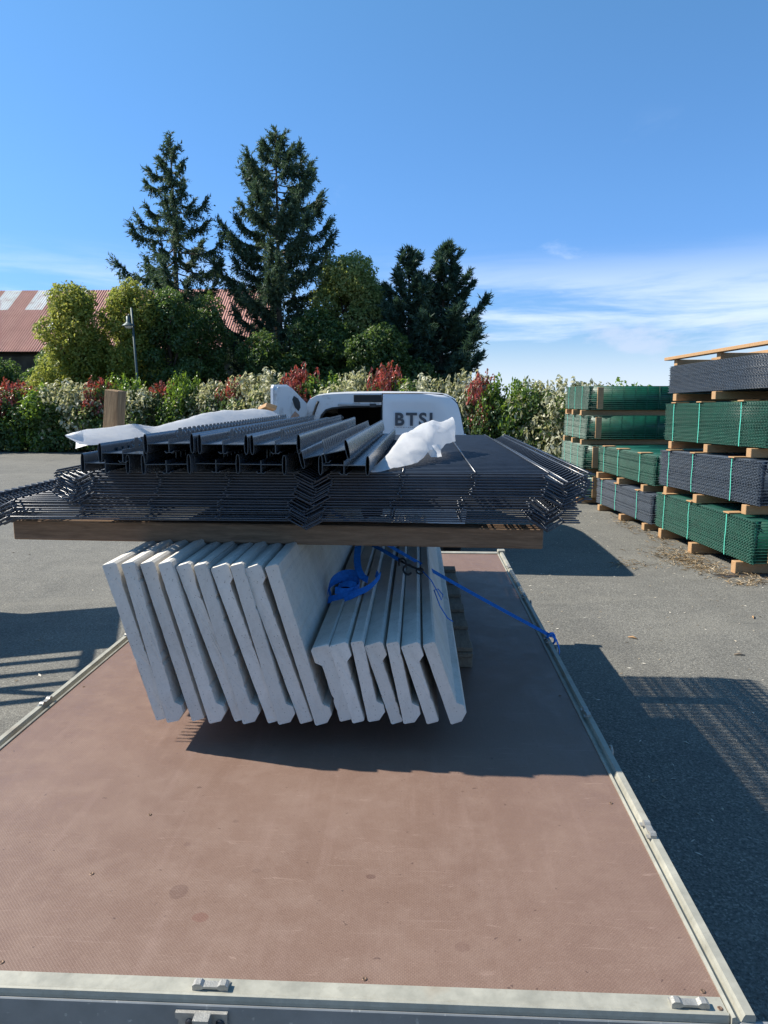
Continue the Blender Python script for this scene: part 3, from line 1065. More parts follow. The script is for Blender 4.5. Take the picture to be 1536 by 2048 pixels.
# left: long billowed sheet leaning behind the posts
top_e = [P3(150, 863, 2.58), P3(168, 858, 2.70), P3(235, 849, 2.95), P3(275, 846, 3.1), P3(315, 853, 3.3), P3(350, 842, 3.5), P3(392, 828, 3.7), P3(440, 819, 3.95), P3(490, 815, 4.2), P3(535, 816, 4.4), P3(562, 830, 4.55)]
low_e = [P3(160, 890, 2.50), P3(185, 892, 2.6), P3(260, 880, 2.85), P3(300, 878, 3.0), P3(340, 873, 3.2), P3(380, 868, 3.4), P3(420, 862, 3.6), P3(470, 857, 3.85), P3(520, 852, 4.1), P3(560, 848, 4.3), P3(575, 846, 4.45)]
mid_e = [((a[0] + b[0]) / 2 - 0.03, (a[1] + b[1]) / 2 - 0.05, (a[2] + b[2]) / 2 + 0.012) for a, b in zip(top_e, low_e)]
back_e = [(a[0] - 0.05, a[1] + 0.10, a[2] - 0.05) for a in top_e]
back2 = [(a[0] - 0.08, a[1] + 0.16, a[2] - 0.075) for a in top_e]
o = grid_sheet('packing_film', [low_e, mid_e, top_e, back_e, back2], 110, 34, 'plastic_film', 0.008, 4.0, 1)
tag(o, 'long white packing film sheet lying along the left of the posts', 'packing film')
# right: crumpled sunlit wad over the rightmost post
r0 = [P3(738, 946, 2.42), P3(790, 938, 2.52), P3(830, 924, 2.65), P3(858, 903, 2.8), P3(884, 893, 2.95), P3(912, 884, 3.15)]
r1 = [P3(741, 940, 2.50), P3(785, 915, 2.62), P3(822, 893, 2.75), P3(855, 872, 2.9), P3(885, 862, 3.05), P3(911, 858, 3.2)]
r2 = [P3(748, 929, 2.60), P3(784, 892, 2.75), P3(808, 864, 2.9), P3(842, 845, 3.05), P3(866, 838, 3.14), P3(880, 843, 3.2), P3(905, 829, 3.3)]
r3 = [(a[0] - 0.02, a[1] + 0.12, a[2] - 0.05) for a in r2]
r4 = [(a[0] - 0.0, a[1] + 0.18, a[2] - 0.11) for a in r2]
o = grid_sheet('packing_film', [r0, r1, r2, r3, r4], 90, 44, 'plastic_film', 0.016, 4.6, 4, 0.05)
tag(o, 'crumpled bright white packing film wad beside the rightmost post', 'packing film')
t0 = [P3(852, 898, 2.84), P3(872, 888, 2.86), P3(880, 890, 2.88)]
t1 = [P3(862, 915, 2.80), P3(874, 915, 2.80), P3(883, 914, 2.80)]
fl = grid_sheet('loose_flap', [t0, t1], 10, 8, 'plastic_film', 0.006, 14.0, 6)
fl.parent = o

# ------------------------------------------------------------------ timber stake among the load
sx, sz = px_at(236, 786, 3.1)
o = MB().box(-0.034, 0.034, -0.03, 0.03, 0, 0.45, 0.003).build('timber_stake', 'timber_stake', None, (sx - 0.06, 3.1, 1.43), (0, R(7.5), R(-14)))
tag(o, 'rough timber stake standing up behind the white film at left', 'stake')
sx, sz = px_at(540, 813, 4.75)
o = MB().box(-0.035, 0.035, -0.16, 0.16, -0.014, 0.014, 0.002).build('timber_offcut', 'timber_new', None, (sx - 0.02, 4.75, sz - 0.012), (R(-6), R(18), R(20)))
tag(o, 'small orange timber offcut poking above the film near the open van door', 'offcut')

# ------------------------------------------------------------------ blue lashing strap


def ribbon(m, pts, w, side, th=0.0018):
    """flat webbing along pts; side: width direction per point or one vector"""
    vs, fs = [], []
    L = len(pts)
    for i, p in enumerate(pts):
        p = Vector(p)
        s = Vector(side[i] if isinstance(side, list) else side).normalized() * (w / 2)
        d = (Vector(pts[min(i + 1, L - 1)]) - Vector(pts[max(i - 1, 0)])).normalized()
        nrm = d.cross(s).normalized() * th / 2
        vs += [p - s - nrm, p + s - nrm, p + s + nrm, p - s + nrm]
    for i in range(L - 1):
        for k in range(4):
            fs.append((i * 4 + k, i * 4 + (k + 1) % 4, (i + 1) * 4 + (k + 1) % 4, (i + 1) * 4 + k))
    fs += [(0, 1, 2, 3), tuple((L - 1) * 4 + k for k in range(4))]
    return m.add(vs, fs)


st = empty('lashing_strap', (0.66, 3.42, DZ), 0, 'blue webbing lashing strap tied down to the right trailer rail', 'strap')


def rel(pts, o_=st):
    return [tuple(Vector(p) - Vector(o_.location)) for p in pts]


a_, b_ = Vector((-0.42, 3.40, 1.318)), Vector((0.655, 3.40, 0.705))
main = [a_ + (b_ - a_) * k / 14 + Vector((0, 0, -0.012 * math.sin(math.pi * k / 14))) for k in range(15)]
ms = MB()
tw = [Vector((0.45 + 0.1 * math.sin(k * 0.5), 0.30 + 0.15 * math.sin(k * 0.35), 0.75)) for k in range(15)]
ribbon(ms, rel([Vector((-1.10, 3.40, 1.315)), Vector((-0.7, 3.40, 1.318))] + main), 0.016, [Vector((0, 1, 0))] * 2 + tw)
ms.build('webbing', 'strap_blue', st)
mk = MB()
mk.tube(rel([(0.650 + 0.020 * math.cos(a), 3.40 + 0.012 * math.sin(a * 2), 0.695 + 0.026 * math.sin(a)) for a in np.linspace(0, 2 * math.pi, 13)[:-1]]), 0.006, 5, closed=True)
ribbon(mk, rel([(0.655, 3.40, 0.71), (0.672, 3.37, 0.695), (0.678, 3.33, 0.67), (0.674, 3.30, 0.655)]), 0.022, Vector((0.3, 1, 0.2)))
mk.build('knot', 'strap_blue', st)

# spare strap heaped on the short slabs
bx0, bz0 = px_at(703, 1185, 2.88)
hp = empty('strap_bundle', (bx0, 2.88, bz0), 0, 'heap of loose blue strap lying on the short slabs', 'strap')
hL = Vector(hp.location)


def hpx(px, py, Y):
    return tuple(Vector(P3(px, py, Y)) - hL)


def smooth_path(pts, n=20):
    P = np.array(pts, float)
    tt = np.linspace(0, 1, len(P))
    u_ = np.linspace(0, 1, n)
    Q = np.stack([np.interp(u_, tt, P[:, k_]) for k_ in range(3)], 1)
    for _ in range(3):
        Q[1:-1] = 0.25 * Q[:-2] + 0.5 * Q[1:-1] + 0.25 * Q[2:]
    return [tuple(q_) for q_ in Q]


strips = [
    ([(656, 1200, 2.80), (672, 1196, 2.79), (704, 1190, 2.78), (735, 1178, 2.79), (750, 1165, 2.80), (761, 1150, 2.82)], (0.15, 0.35, 1)),
    ([(656, 1182, 2.82), (662, 1160, 2.86), (684, 1146, 2.90), (712, 1146, 2.90), (736, 1160, 2.87)], (0.1, 0.45, 1)),
    ([(716, 1092, 2.98), (714, 1118, 2.93), (716, 1138, 2.88), (726, 1156, 2.84)], (1, 0.25, 0.1)),
    ([(662, 1192, 2.80), (654, 1174, 2.84), (668, 1160, 2.88), (700, 1155, 2.90), (724, 1164, 2.86), (716, 1180, 2.81), (690, 1186, 2.79), (670, 1180, 2.80)], (0.0, 0.5, 1)),
    ([(688, 1200, 2.77), (716, 1186, 2.78), (744, 1172, 2.80), (757, 1156, 2.83), (752, 1146, 2.86)], (0.25, 0.5, 0.9)),
    ([(676, 1172, 2.84), (696, 1166, 2.83), (712, 1172, 2.82), (704, 1184, 2.80), (684, 1184, 2.80)], (0.6, 0.4, 0.8)),
]
for (pp, sd_) in strips:
    hm = MB()
    ribbon(hm, smooth_path([hpx(*q_) for q_ in pp]), 0.029, Vector(sd_), 0.002)
    hm.build('webbing_fold', 'strap_blue', hp)
MB().box(-0.02, 0.02, -0.016, 0.016, -0.012, 0.012, 0.004).build('buckle', 'hook_black', hp, hpx(690, 1172, 2.86), (0.3, 0.2, 0.5))

# hooked cord end lying over the slab tops
hk = empty('strap_hook', P3(825, 1135, 2.78), 0, 'black wire hook on the end of a thin blue cord over the slabs', 'hook')
km = MB()
hl = Vector(hk.location)


def rp(px, py, Y):
    return tuple(Vector(P3(px, py, Y)) - hl)


def loop(c, ra, rb, a0, a1, n=14, tilt=0.5):
    return [(c[0] + ra * math.cos(a), c[1] + rb * tilt * math.sin(a), c[2] + rb * math.sin(a)) for a in np.linspace(a0, a1, n)]


km.tube(loop(rp(805, 1127, 2.80), 0.014, 0.018, -1.2, 3.6), 0.0042, 6)
km.tube(loop(rp(816, 1139, 2.78), 0.018, 0.018, 0.6, 5.6), 0.0042, 6)
km.tube([rp(797, 1119, 2.82), rp(812, 1128, 2.80), rp(830, 1136, 2.78), rp(846, 1143, 2.76)], 0.0048, 6)
km.tube(loop(rp(840, 1142, 2.77), 0.014, 0.010, 0, 6.2), 0.0038, 6)
km.build('hook_wire', 'hook_black', hk)
cm = MB()
ribbon(cm, [rp(745, 1090, 3.0), rp(770, 1103, 2.9), rp(800, 1121, 2.82)], 0.018, Vector((0.3, 0.8, 0.6)))
cm.build('webbing', 'strap_blue', hk)
cm = MB()
cm.tube([rp(846, 1143, 2.76), rp(862, 1160, 2.73), rp(876, 1185, 2.70), rp(883, 1200, 2.68), rp(886, 1190, 2.70), rp(876, 1178, 2.72), rp(868, 1180, 2.72), rp(880, 1212, 2.66), rp(895, 1236, 2.62), rp(906, 1243, 2.61)], 0.0022, 5)
cm.build('cord', 'strap_blue', hk)

# ------------------------------------------------------------------ van
VY = 7.8
VX = -0.385
van = empty('van', (VX, VY, 0), 0, 'white van with its left rear door open, parked ahead of the trailer', 'van')
sec_h = [(0.34, 0.80), (0.42, 0.90), (0.70, 0.94), (1.00, 0.94), (1.20, 0.925), (1.45, 0.885), (1.65, 0.845), (1.76, 0.815), (1.82, 0.775), (1.858, 0.70), (1.872, 0.60), (1.882, 0.40), (1.886, 0.0)]
# body stations: (y, roof height factor, width factor)
stations = [(0.02, 1.886, 1.0), (0.10, 1.895, 1.005), (0.6, 1.91, 1.01), (1.8, 1.915, 1.01), (2.5, 1.90, 1.0), (2.85, 1.84, 0.99), (3.25, 1.52, 0.97), (3.55, 1.22, 0.96), (3.75, 1.08, 0.95), (4.25, 0.98, 0.92), (4.45, 0.80, 0.86), (4.50, 0.50, 0.80)]
bv, bf = [], []
half = len(sec_h)
for (yy, rh, wf) in stations:
    ring_ = []
    for (zz, ww) in sec_h:
        z2 = zz if rh > 1.86 else 0.34 + (zz - 0.34) * (rh - 0.34) / (1.886 - 0.34)
        if rh > 1.886 and zz > 1.5:
            z2 = zz + (rh - 1.886) * (zz - 1.5) / 0.386
        ring_.append((ww * wf, yy, z2))
    left = [(-a, b, c_) for a, b, c_ in ring_[:-1]]
    full = ring_ + left[::-1]
    bv += full
nr = 2 * half - 1
for i in range(len(stations) - 1):
    for k in range(nr - 1):
        bf.append((i * nr + k, i * nr + k + 1, (i + 1) * nr + k + 1, (i + 1) * nr + k))
last = (len(stations) - 1) * nr
bf.append(tuple(last + k for k in range(nr)))
m = MB()
m.add(bv, bf, True)
m.build('body', 'van_paint', van)
MB().box(-0.80, 0.80, 0.03, 4.3, 0.36, 0.42).build('floor_pan', 'van_interior', van)
# dark load space
ml = MB()
ml.box(-0.70, 0.70, 2.15, 2.2, 0.43, 1.84)
ml.box(-0.80, -0.72, 0.10, 2.2, 0.43, 1.62)
ml.box(0.72, 0.80, 0.10, 2.2, 0.43, 1.62)
ml.box(-0.68, 0.68, 0.12, 2.2, 1.80, 1.84)
ml.build('load_space', 'van_interior', van)


def edge_half(zv, wf=1.0):
    for (z0_, w0), (z1_, w1) in zip(sec_h[:-1], sec_h[1:]):
        if z0_ <= zv <= z1_:
            return (w0 + (w1 - w0) * (zv - z0_) / (z1_ - z0_)) * wf
    return sec_h[-2][1]


# rear frame: outer follows the body, opening with a rounded top corner on the left
outer = [(-w_, z_) for z_, w_ in sec_h[:-1]] + [(0.0, 1.886)]
inner = [(-0.70, 0.46), (-0.70, 0.9), (-0.705, 1.2), (-0.70, 1.45), (-0.685, 1.58), (-0.655, 1.66), (-0.605, 1.715), (-0.54, 1.735), (-0.45, 1.745), (-0.30, 1.752), (-0.15, 1.757), (-0.07, 1.760), (-0.005, 1.762)]
nn = len(outer)
fv, ff = [], []
for yy, sh in ((0.018, 0.0), (0.07, 0.0)):
    fv += [(a, yy, b) for a, b in outer] + [(a, yy, b) for a, b in inner]
for k in range(nn - 1):
    ff.append((k, k + 1, nn + k + 1, nn + k))
    ff.append((nn + k, nn + k + 1, 3 * nn + k + 1, 3 * nn + k))
m = MB()
m.add(fv, ff, False)
m.build('rear_frame', 'van_frame_dirty', van)
# black rubber seal round the opening
m = MB()
m.tube([(a * 1.0 + 0.012, 0.010, b - 0.012) for a, b in inner[2:]] + [(0.0, 0.010, 1.745), (0.0, 0.010, 1.2), (0.0, 0.01, 0.5)], 0.011, 6)
m.build('door_seal', 'seal_black', van)
m = MB()
m.tube([(-0.80, 0.016, 1.2), (-0.775, 0.015, 1.5), (-0.735, 0.014, 1.66), (-0.70, 0.014, 1.76), (-0.68, 0.014, 1.80)], 0.013, 6)
m.build('hinge_gap', 'seal_black', van)
m = MB()
m.box(-0.30, -0.004, 0.008, 0.017, 1.79, 1.868, 0.003)
m.build('roof_catch_panel', 'seal_black', van)
m = MB()
m.box(-0.47, -0.12, 0.004, 0.016, 1.752, 1.772, 0.003)
m.build('roof_trim', 'rim_grey', van)
m = MB()
m.box(-0.13, -0.06, 0.0, 0.016, 1.735, 1.775, 0.003)
m.build('striker', 'plastic_dark', van)
# closed right door: domed panel with rounded shoulder and pressed recess
dv_, df_ = [], []
zs_ = [0.46, 0.6, 0.8, 1.0, 1.15, 1.3, 1.45, 1.56, 1.65, 1.72, 1.77, 1.81, 1.84, 1.862, 1.876]
NXD = 22
for zv in zs_:
    w_ = min(edge_half(zv), 0.93) - 0.006
    if zv > 1.80:
        w_ = min(w_, 0.775 - (zv - 1.80) * 0.9 - max(0, (zv - 1.84)) * 2.5)
    for i in range(NXD + 1):
        u = i / NXD
        x_ = 0.012 + (w_ - 0.012) * u
        crown = -0.012 * math.sin(u * math.pi * 0.5) + 0.05 * max(0, u - 0.82) ** 1.3 * 3.2
        lean_ = 0.02 * max(0, (zv - 1.1)) ** 1.6 + 0.05 * max(0, zv - 1.80) * 6 * (zv - 1.80) * 4
        # pressed window panel
        du = min((x_ - 0.07) / 0.03, (0.68 - max(0, zv - 1.60) * 0.9 - x_) / 0.03, (1.775 - zv) / 0.035, (zv - 1.15) / 0.03)
        rec = 0.012 * min(1, max(0, du))
        dv_.append((x_, -0.022 + crown + lean_ + rec, zv))
for j in range(len(zs_) - 1):
    for i in range(NXD):
        a0 = j * (NXD + 1) + i
        df_.append((a0, a0 + 1, a0 + NXD + 2, a0 + NXD + 1))
m = MB()
m.add(dv_, df_, True)
nb = len(dv_)
# door thickness edge on the meeting side
m.box(0.010, 0.016, -0.018, 0.03, 0.46, 1.80)
door_r = m.build('rear_door', 'van_paint', van)
tag(door_r, 'closed right rear door with dark grey lettering')
for (xa, xb) in ((0.02, 0.055),):
    pass
cu = bpy.data.curves.new('lettering', 'FONT')
cu.body = 'BTSL'
cu.size = 0.185
cu.extrude = 0.0012
cu.offset = 0.0060
cu.space_character = 1.24
cu.materials.append(MATS['lettering_grey'])
tmp = bpy.data.objects.new('lettering_curve', cu)
COL.objects.link(tmp)
bpy.context.view_layer.update()
tme = bpy.data.meshes.new_from_object(tmp.evaluated_get(bpy.context.evaluated_depsgraph_get()))
bpy.data.objects.remove(tmp)
tx = link('lettering', tme, door_r, (0.135, -0.0265, 1.548), (R(90 - 0.5), 0, 0))
m = MB()
xx = 0.135
lr = random.Random(2)
while xx < 0.62:
    w_ = lr.uniform(0.006, 0.014)
    m.box(xx, xx + w_ * 0.7, -0.0262, -0.0248, 1.5225, 1.529)
    xx += w_ + lr.uniform(0.003, 0.012)
m.build('small_print', 'lettering_grey', door_r)
MB().tube([(edge_half(zq) - 0.002 if zq < 1.8 else 0.775 - (zq - 1.80) * 0.9, 0.012, zq) for zq in (0.5, 0.8, 1.1, 1.4, 1.6, 1.7, 1.78, 1.83)] + [(0.64, 0.008, 1.872), (0.4, 0.004, 1.880), (0.02, 0.0, 1.882)], 0.006, 5).build('door_gap', 'seal_black', door_r)
for zq in (0.75, 1.42):
    MB().box(edge_half(zq) - 0.05, edge_half(zq) + 0.012, -0.012, 0.012, zq - 0.035, zq + 0.035, 0.006).build('hinge', 'van_paint', door_r)
MB().box(0.03, 0.10, -0.045, -0.020, 0.95, 1.07, 0.008).build('handle', 'plastic_dark', door_r)
# open left door, swung back toward the trailer
ld = empty('rear_door', (-0.83, 0.0, 0))
ld.parent = van
tag(ld, 'open left rear door with bare metal and peeling beige lining')
ld.rotation_euler = (0, 0, R(-104))


def door_out(inset):
    i = inset
    return [(0.0 + i, 0.48 + i), (0.80 - i, 0.48 + i), (0.82 - i, 1.2), (0.80 - i, 1.93 - i), (0.77 - i, 1.962 - i), (0.48, 1.968 - i), (0.42, 1.955 - i), (0.03 + i, 1.80 - i), (0.005 + i, 1.76 - i), (0.0 + i, 1.2)]


MB().extrude(door_out(0.0), -0.012, 0.012).build('outer_skin', 'van_paint', ld)
MB().extrude(door_out(0.02), 0.0125, 0.045).build('inner_frame', 'van_frame_dirty', ld)
MB().extrude([(0.22, 1.735), (0.27, 1.70), (0.36, 1.74), (0.42, 1.82), (0.38, 1.855), (0.28, 1.83), (0.23, 1.79)], 0.0455, 0.049).build('dark_hole_plate', 'seal_black', ld)  # black plate on the frame paints the dark of a hole
MB().extrude([(0.12, 0.70), (0.62, 0.70), (0.62, 1.52), (0.56, 1.60), (0.36, 1.70), (0.26, 1.66), (0.20, 1.40)], 0.0455, 0.051).build('lining', 'door_lining', ld)
MB().tube([(0.05, 0.05, 1.62), (0.045, 0.055, 1.4), (0.05, 0.055, 1.1)], 0.014, 6).build('seal', 'seal_black', ld)
# bumper, lights, wheels, glass
MB().box(-0.93, 0.93, -0.10, 0.02, 0.34, 0.475, 0.02).build('bumper', 'plastic_dark', van)
for s in (-1, 1):
    MB().box(s * 0.90 - 0.04, s * 0.90 + 0.04, -0.012, 0.05, 0.75, 1.12, 0.012).build('tail_light', 'lamp_red', van)
    MB().box(s * 0.62 - 0.14, s * 0.62 + 0.14, 4.26, 4.46, 0.70, 0.86, 0.03).build('headlight', 'lamp_clear', van)
    MB().extrude([(2.0, 1.20), (3.35, 1.20), (2.80, 1.66), (2.05, 1.68)], s * 0.905, s * 0.925, 'x').build('side_window', 'glass_dark', van, (0, 0, 0), (0, R(-2.0 * s), 0))
    MB().box(s * 1.02 - 0.07, s * 1.02 + 0.07, 3.0, 3.10, 1.12, 1.32, 0.02).build('mirror', 'plastic_dark', van)
    for wy in (0.75, 3.60):
        w = empty('wheel', (s * 0.80, wy, 0.31))
        w.parent = van
        MB().lathe([(0.2, -0.10), (0.29, -0.10), (0.31, -0.07), (0.31, 0.07), (0.29, 0.10), (0.2, 0.10)], 28, axis='x').build('tyre', 'tyre_rubber', w)
        MB().lathe([(0.0, -0.08), (0.12, -0.09), (0.2, -0.095), (0.2, 0.095), (0.12, 0.09), (0.0, 0.08)], 24, axis='x').build('rim', 'rim_grey', w)
m = MB()
m.add([(-0.74, 2.93, 1.80), (0.74, 2.93, 1.80), (0.83, 3.57, 1.25), (-0.83, 3.57, 1.25)], [(0, 1, 2, 3)])
m.build('windscreen', 'glass_dark', van)

# ------------------------------------------------------------------ packs of fence panels at right


def pack_mesh(L, W, H, mat):
    nl = int(H / 0.0155)
    pitch = H / nl
    vs, fs = [], []

    def bar(x0, x1, y0, y1, z0, z1):
        b = len(vs)
        vs.extend([(x0, y0, z0), (x1, y0, z0), (x1, y1, z0), (x0, y1, z0), (x0, y0, z1), (x1, y0, z1), (x1, y1, z1), (x0, y1, z1)])
        fs.extend([(b, b + 3, b + 2, b + 1), (b + 4, b + 5, b + 6, b + 7), (b, b + 1, b + 5, b + 4), (b + 2, b + 3, b + 7, b + 6), (b, b + 4, b + 7, b + 3), (b + 1, b + 2, b + 6, b + 5)])
    rr = random.Random(int(L * 100 + W * 10))
    for i in range(nl):
        zc = (i + 0.5) * pitch
        jx = rr.uniform(0, 0.014)
        jy = rr.uniform(-0.008, 0.008)
        for xx in np.arange(0.016, W, 0.20):
            bar(xx + jx - 0.0035, xx + jx + 0.0035, jy, L + jy, zc - 0.0050, zc + 0.0015)
        off = 0.025 if i % 2 else 0.0
        for yy in np.arange(0.03 + off, L - 0.01, 0.05):
            bar(jx - 0.012, W, yy + jy - 0.006, yy + jy + 0.006, zc + 0.0005, zc + 0.0090)
    # added solid filler bars inside the pack block light and view through it
    for xx in (0.052, W * 0.5, W - 0.06):
        bar(xx - 0.02, xx + 0.02, 0.03, L - 0.03, 0.004, H - 0.004)
    for yy in (0.062, L - 0.062):
        bar(0.075, W - 0.085, yy - 0.02, yy + 0.02, 0.004, H - 0.004)
    return np_mesh('wire_mesh', vs, fs, mat)


PACK = {}


def pack(x, y, z_, rz, L, W, H, mat, label, straps, bearers, bh=0.10, endboard=True, pads=True, group='strapped packs of fence panels'):
    """origin = near lower corner of the face that looks left; local y runs along that face, local x into the pack; bearers lie below z_"""
    o_ = empty('panel_pack', (x, y, z_), rz, label, 'panel pack', group)
    key = (L, W, H, mat)
    if key not in PACK:
        PACK[key] = pack_mesh(L, W, H, mat)
    w = link('wire_mesh', PACK[key], o_)
    w['kind'] = 'stuff'
    sr = random.Random(int(1000 * (x + y + z_)))
    for s in straps:
        yy = s * L + sr.uniform(-0.02, 0.02)
        m_ = MB()
        pts = [(W * 0.5, yy, H + 0.004), (0.02, yy, H + 0.003), (-0.009, yy, H - 0.004), (-0.010, yy + sr.uniform(-0.012, 0.012), H * 0.66), (-0.010, yy + sr.uniform(-0.012, 0.012), H * 0.33), (-0.009, yy, 0.004), (0.02, yy, -0.003), (W * 0.5, yy, -0.004)]
        ribbon(m_, pts, 0.014, Vector((0, 1, 0)), 0.0015)
        m_.build('strap', 'strap_teal', o_)
        if pads:
            MB().box(-0.02, 0.16, yy - 0.06, yy + 0.06, H + 0.006, H + 0.020, 0.002).build('pad', 'timber_new', o_)
    for bq in bearers:
        yy = bq * L
        MB().box(-0.03 + sr.uniform(-0.03, 0.03), W, yy - 0.045, yy + 0.045, -bh, -0.006, 0.004).build('bearer', 'timber_new', o_, None, (0, 0, sr.uniform(-0.01, 0.01)))
    if endboard:
        MB().box(0.16, 0.26, -0.045, -0.012, 0.02, H - 0.02, 0.003).build('end_board', 'timber_new', o_)
    return o_


def along(x0, y0, ang, d):
    return x0 - math.sin(ang) * d, y0 + math.cos(ang) * d


ANG = R(6.0)
AX, AY = 3.42, 7.42
G, K = 'pack_green', 'pack_grey'
ST, BE = (0.22, 0.60, 0.88), (0.10, 0.52, 0.92)
WA = 1.45
pack(AX, AY, 0.14, ANG, 2.32, WA, 0.455, G, 'green fence panel pack on the ground, bottom of the nearest stack', ST, BE, 0.135)
pk2 = pack(AX + 0.02, AY + 0.0, 0.745, ANG, 2.32, WA, 0.46, K, 'grey fence panel pack second from the bottom of the nearest stack', ST, BE, 0.105)
pk3 = pack(AX + 0.05, AY - 0.02, 1.335, ANG, 2.32, WA, 0.47, G, 'green fence panel pack third up in the nearest stack', ST, BE, 0.10)
top_pack = pack(AX + 0.10, AY - 0.35, 1.945, ANG, 2.66, WA, 0.345, K, 'grey fence panel pack on top of the nearest stack under a timber frame', (), BE, 0.095, False, False)
fr = empty('timber_rack', (AX + 0.10, AY - 0.35, 2.295), ANG, 'pale timber rack lying on the topmost grey pack', 'timber rack')
for o_ in (pk2, pk3, top_pack, fr):
    o_.rotation_euler = (R(-1.3), 0, ANG)
for q in (0.12, 0.55, 0.95):
    MB().box(0.02, WA, q * 2.66 - 0.045, q * 2.66 + 0.045, 0.0, 0.075, 0.004).build('cross_timber', 'timber_new', fr)
MB().box(-0.03, 0.07, -0.1, 2.75, 0.077, 0.115, 0.003).build('long_timber', 'timber_new', fr)
MB().box(0.60, 0.70, -0.1, 2.75, 0.077, 0.115, 0.003).build('long_timber', 'timber_new', fr)
MB().box(1.30, 1.40, -0.1, 2.75, 0.077, 0.115, 0.003).build('long_timber', 'timber_new', fr)
# leaning end boards beside the nearest stack
BX, BY = 3.20, 9.98
pack(BX, BY, 0.105, ANG, 2.15, WA, 0.41, K, 'grey fence panel pack on the ground in the low middle stack', ST, (0.08, 0.45, 0.90), 0.10, False)
pack(BX + 0.02, BY + 0.02, 0.635, ANG, 2.15, WA, 0.41, G, 'green fence panel pack on top of the low middle stack', ST, (0.12, 0.52, 0.92), 0.10, False)
CX_, CY_ = 2.83, 12.55
LC, WC = 1.45, 2.5
lev = [(0.11, 0.40, 'bottom green fence panel pack of the far stack'), (0.62, 0.40, 'second green fence panel pack up in the far stack'),
       (1.125, 0.40, 'third green fence panel pack up in the far stack'), (1.625, 0.40, 'topmost green fence panel pack of the far stack by the hedge')]
for i, (zz, hh, lab) in enumerate(lev):
    pack(CX_ + (0.01, -0.01, 0.02, 0.03)[i], CY_, zz, R(3), LC, WC, hh, G, lab, (0.2, 0.52, 0.82), (0.12, 0.5, 0.9), 0.095, True, i == 2)

# ------------------------------------------------------------------ forklift just outside the frame at left (unseen, added to cast the shadow in view)
fk = empty('forklift', (-4.95, 5.0, 0), R(20), 'yellow forklift parked left of the trailer, casting a barred shadow', 'forklift')
MB().box(-0.52, 0.52, -0.95, 0.75, 0.22, 0.95, 0.06).build('body', 'forklift_yellow', fk)
MB().box(-0.50, 0.50, -1.25, -0.955, 0.25, 1.08, 0.08).build('counterweight', 'dark_steel', fk)
MB().box(-0.24, 0.24, -0.45, 0.10, 0.95, 1.08, 0.03).build('seat', 'plastic_dark', fk)
MB().box(-0.24, 0.24, -0.52, -0.40, 1.00, 1.50, 0.03).build('backrest', 'plastic_dark', fk)
for s in (-1, 1):
    MB().tube([(s * 0.48, -0.75, 0.95), (s * 0.46, -0.60, 2.10)], 0.035, 6).build('guard_post', 'dark_steel', fk)
    MB().tube([(s * 0.48, 0.62, 0.95), (s * 0.46, 0.30, 2.10)], 0.035, 6).build('guard_post', 'dark_steel', fk)
    MB().box(s * 0.46 - 0.03, s * 0.46 + 0.03, -0.62, 0.34, 2.08, 2.14, 0.005).build('guard_rail', 'dark_steel', fk)
    MB().box(s * 0.33 - 0.05, s * 0.33 + 0.05, 0.80, 0.92, 0.10, 2.14, 0.01).build('mast_channel', 'dark_steel', fk)
    MB().box(s * 0.25 - 0.05, s * 0.25 + 0.05, 1.02, 2.1, 0.06, 0.10, 0.005).build('fork', 'dark_steel', fk)
    for wy, wr in ((0.55, 0.30), (-0.80, 0.25)):
        w = empty('wheel', (s * 0.50, wy, wr))
        w.parent = fk
        MB().lathe([(0.12, -0.09), (wr - 0.02, -0.09), (wr, -0.07), (wr, 0.07), (wr - 0.02, 0.09), (0.12, 0.09)], 22, axis='x').build('tyre', 'tyre_rubber', w)
        MB().lathe([(0.0, -0.06), (0.12, -0.07), (0.125, 0.07), (0.0, 0.06)], 18, axis='x').build('rim', 'rim_grey', w)
for q in (-0.60, -0.36, -0.12, 0.12, 0.32):
    MB().box(-0.43, 0.43, q - 0.030, q + 0.030, 2.085, 2.135, 0.004).build('guard_bar', 'dark_steel', fk)
MB().box(-0.62, 0.58, 0.30, 1.42, 2.145, 2.20, 0.01).build('shadow_plate', 'dark_steel', fk)  # added plate over guard and mast, shaped for the solid part of the shadow
MB().box(-0.28, 0.28, 0.82, 0.90, 2.03, 2.13, 0.01).build('mast_crosshead', 'dark_steel', fk)
MB().box(-0.55, 0.55, 0.93, 1.0, 0.30, 1.55, 0.01).build('carriage', 'dark_steel', fk)

# ------------------------------------------------------------------ barn behind the trees
BYE, BZE = 42.0, 4.43
by_r, bz_r = 47.5, 8.55
bn = empty('barn', (-20.0, 45.0, 0), 0, 'old barn with rusty red corrugated roof behind the trees', 'barn')
SL = math.hypot(by_r - BYE, bz_r - BZE)
tilt = math.atan2(bz_r - BZE, by_r - BYE)
SW, NROW = 1.1, 3
RH = SL / NROW


def sheet_mesh(mat, cut=False):
    nx = 43
    vs, fs = [], []
    for j, s in enumerate((0.0, RH + 0.12)):
        for i in range(nx):
            xx = SW * 1.03 * i / (nx - 1)
            vs.append((xx, s, 0.022 * math.sin(2 * math.pi * xx / (SW / 7))))
    for i in range(nx - 1):
        fs.append((i, i + 1, nx + i + 1, nx + i))
    return np_mesh('roof_sheet', vs, fs, mat, True)


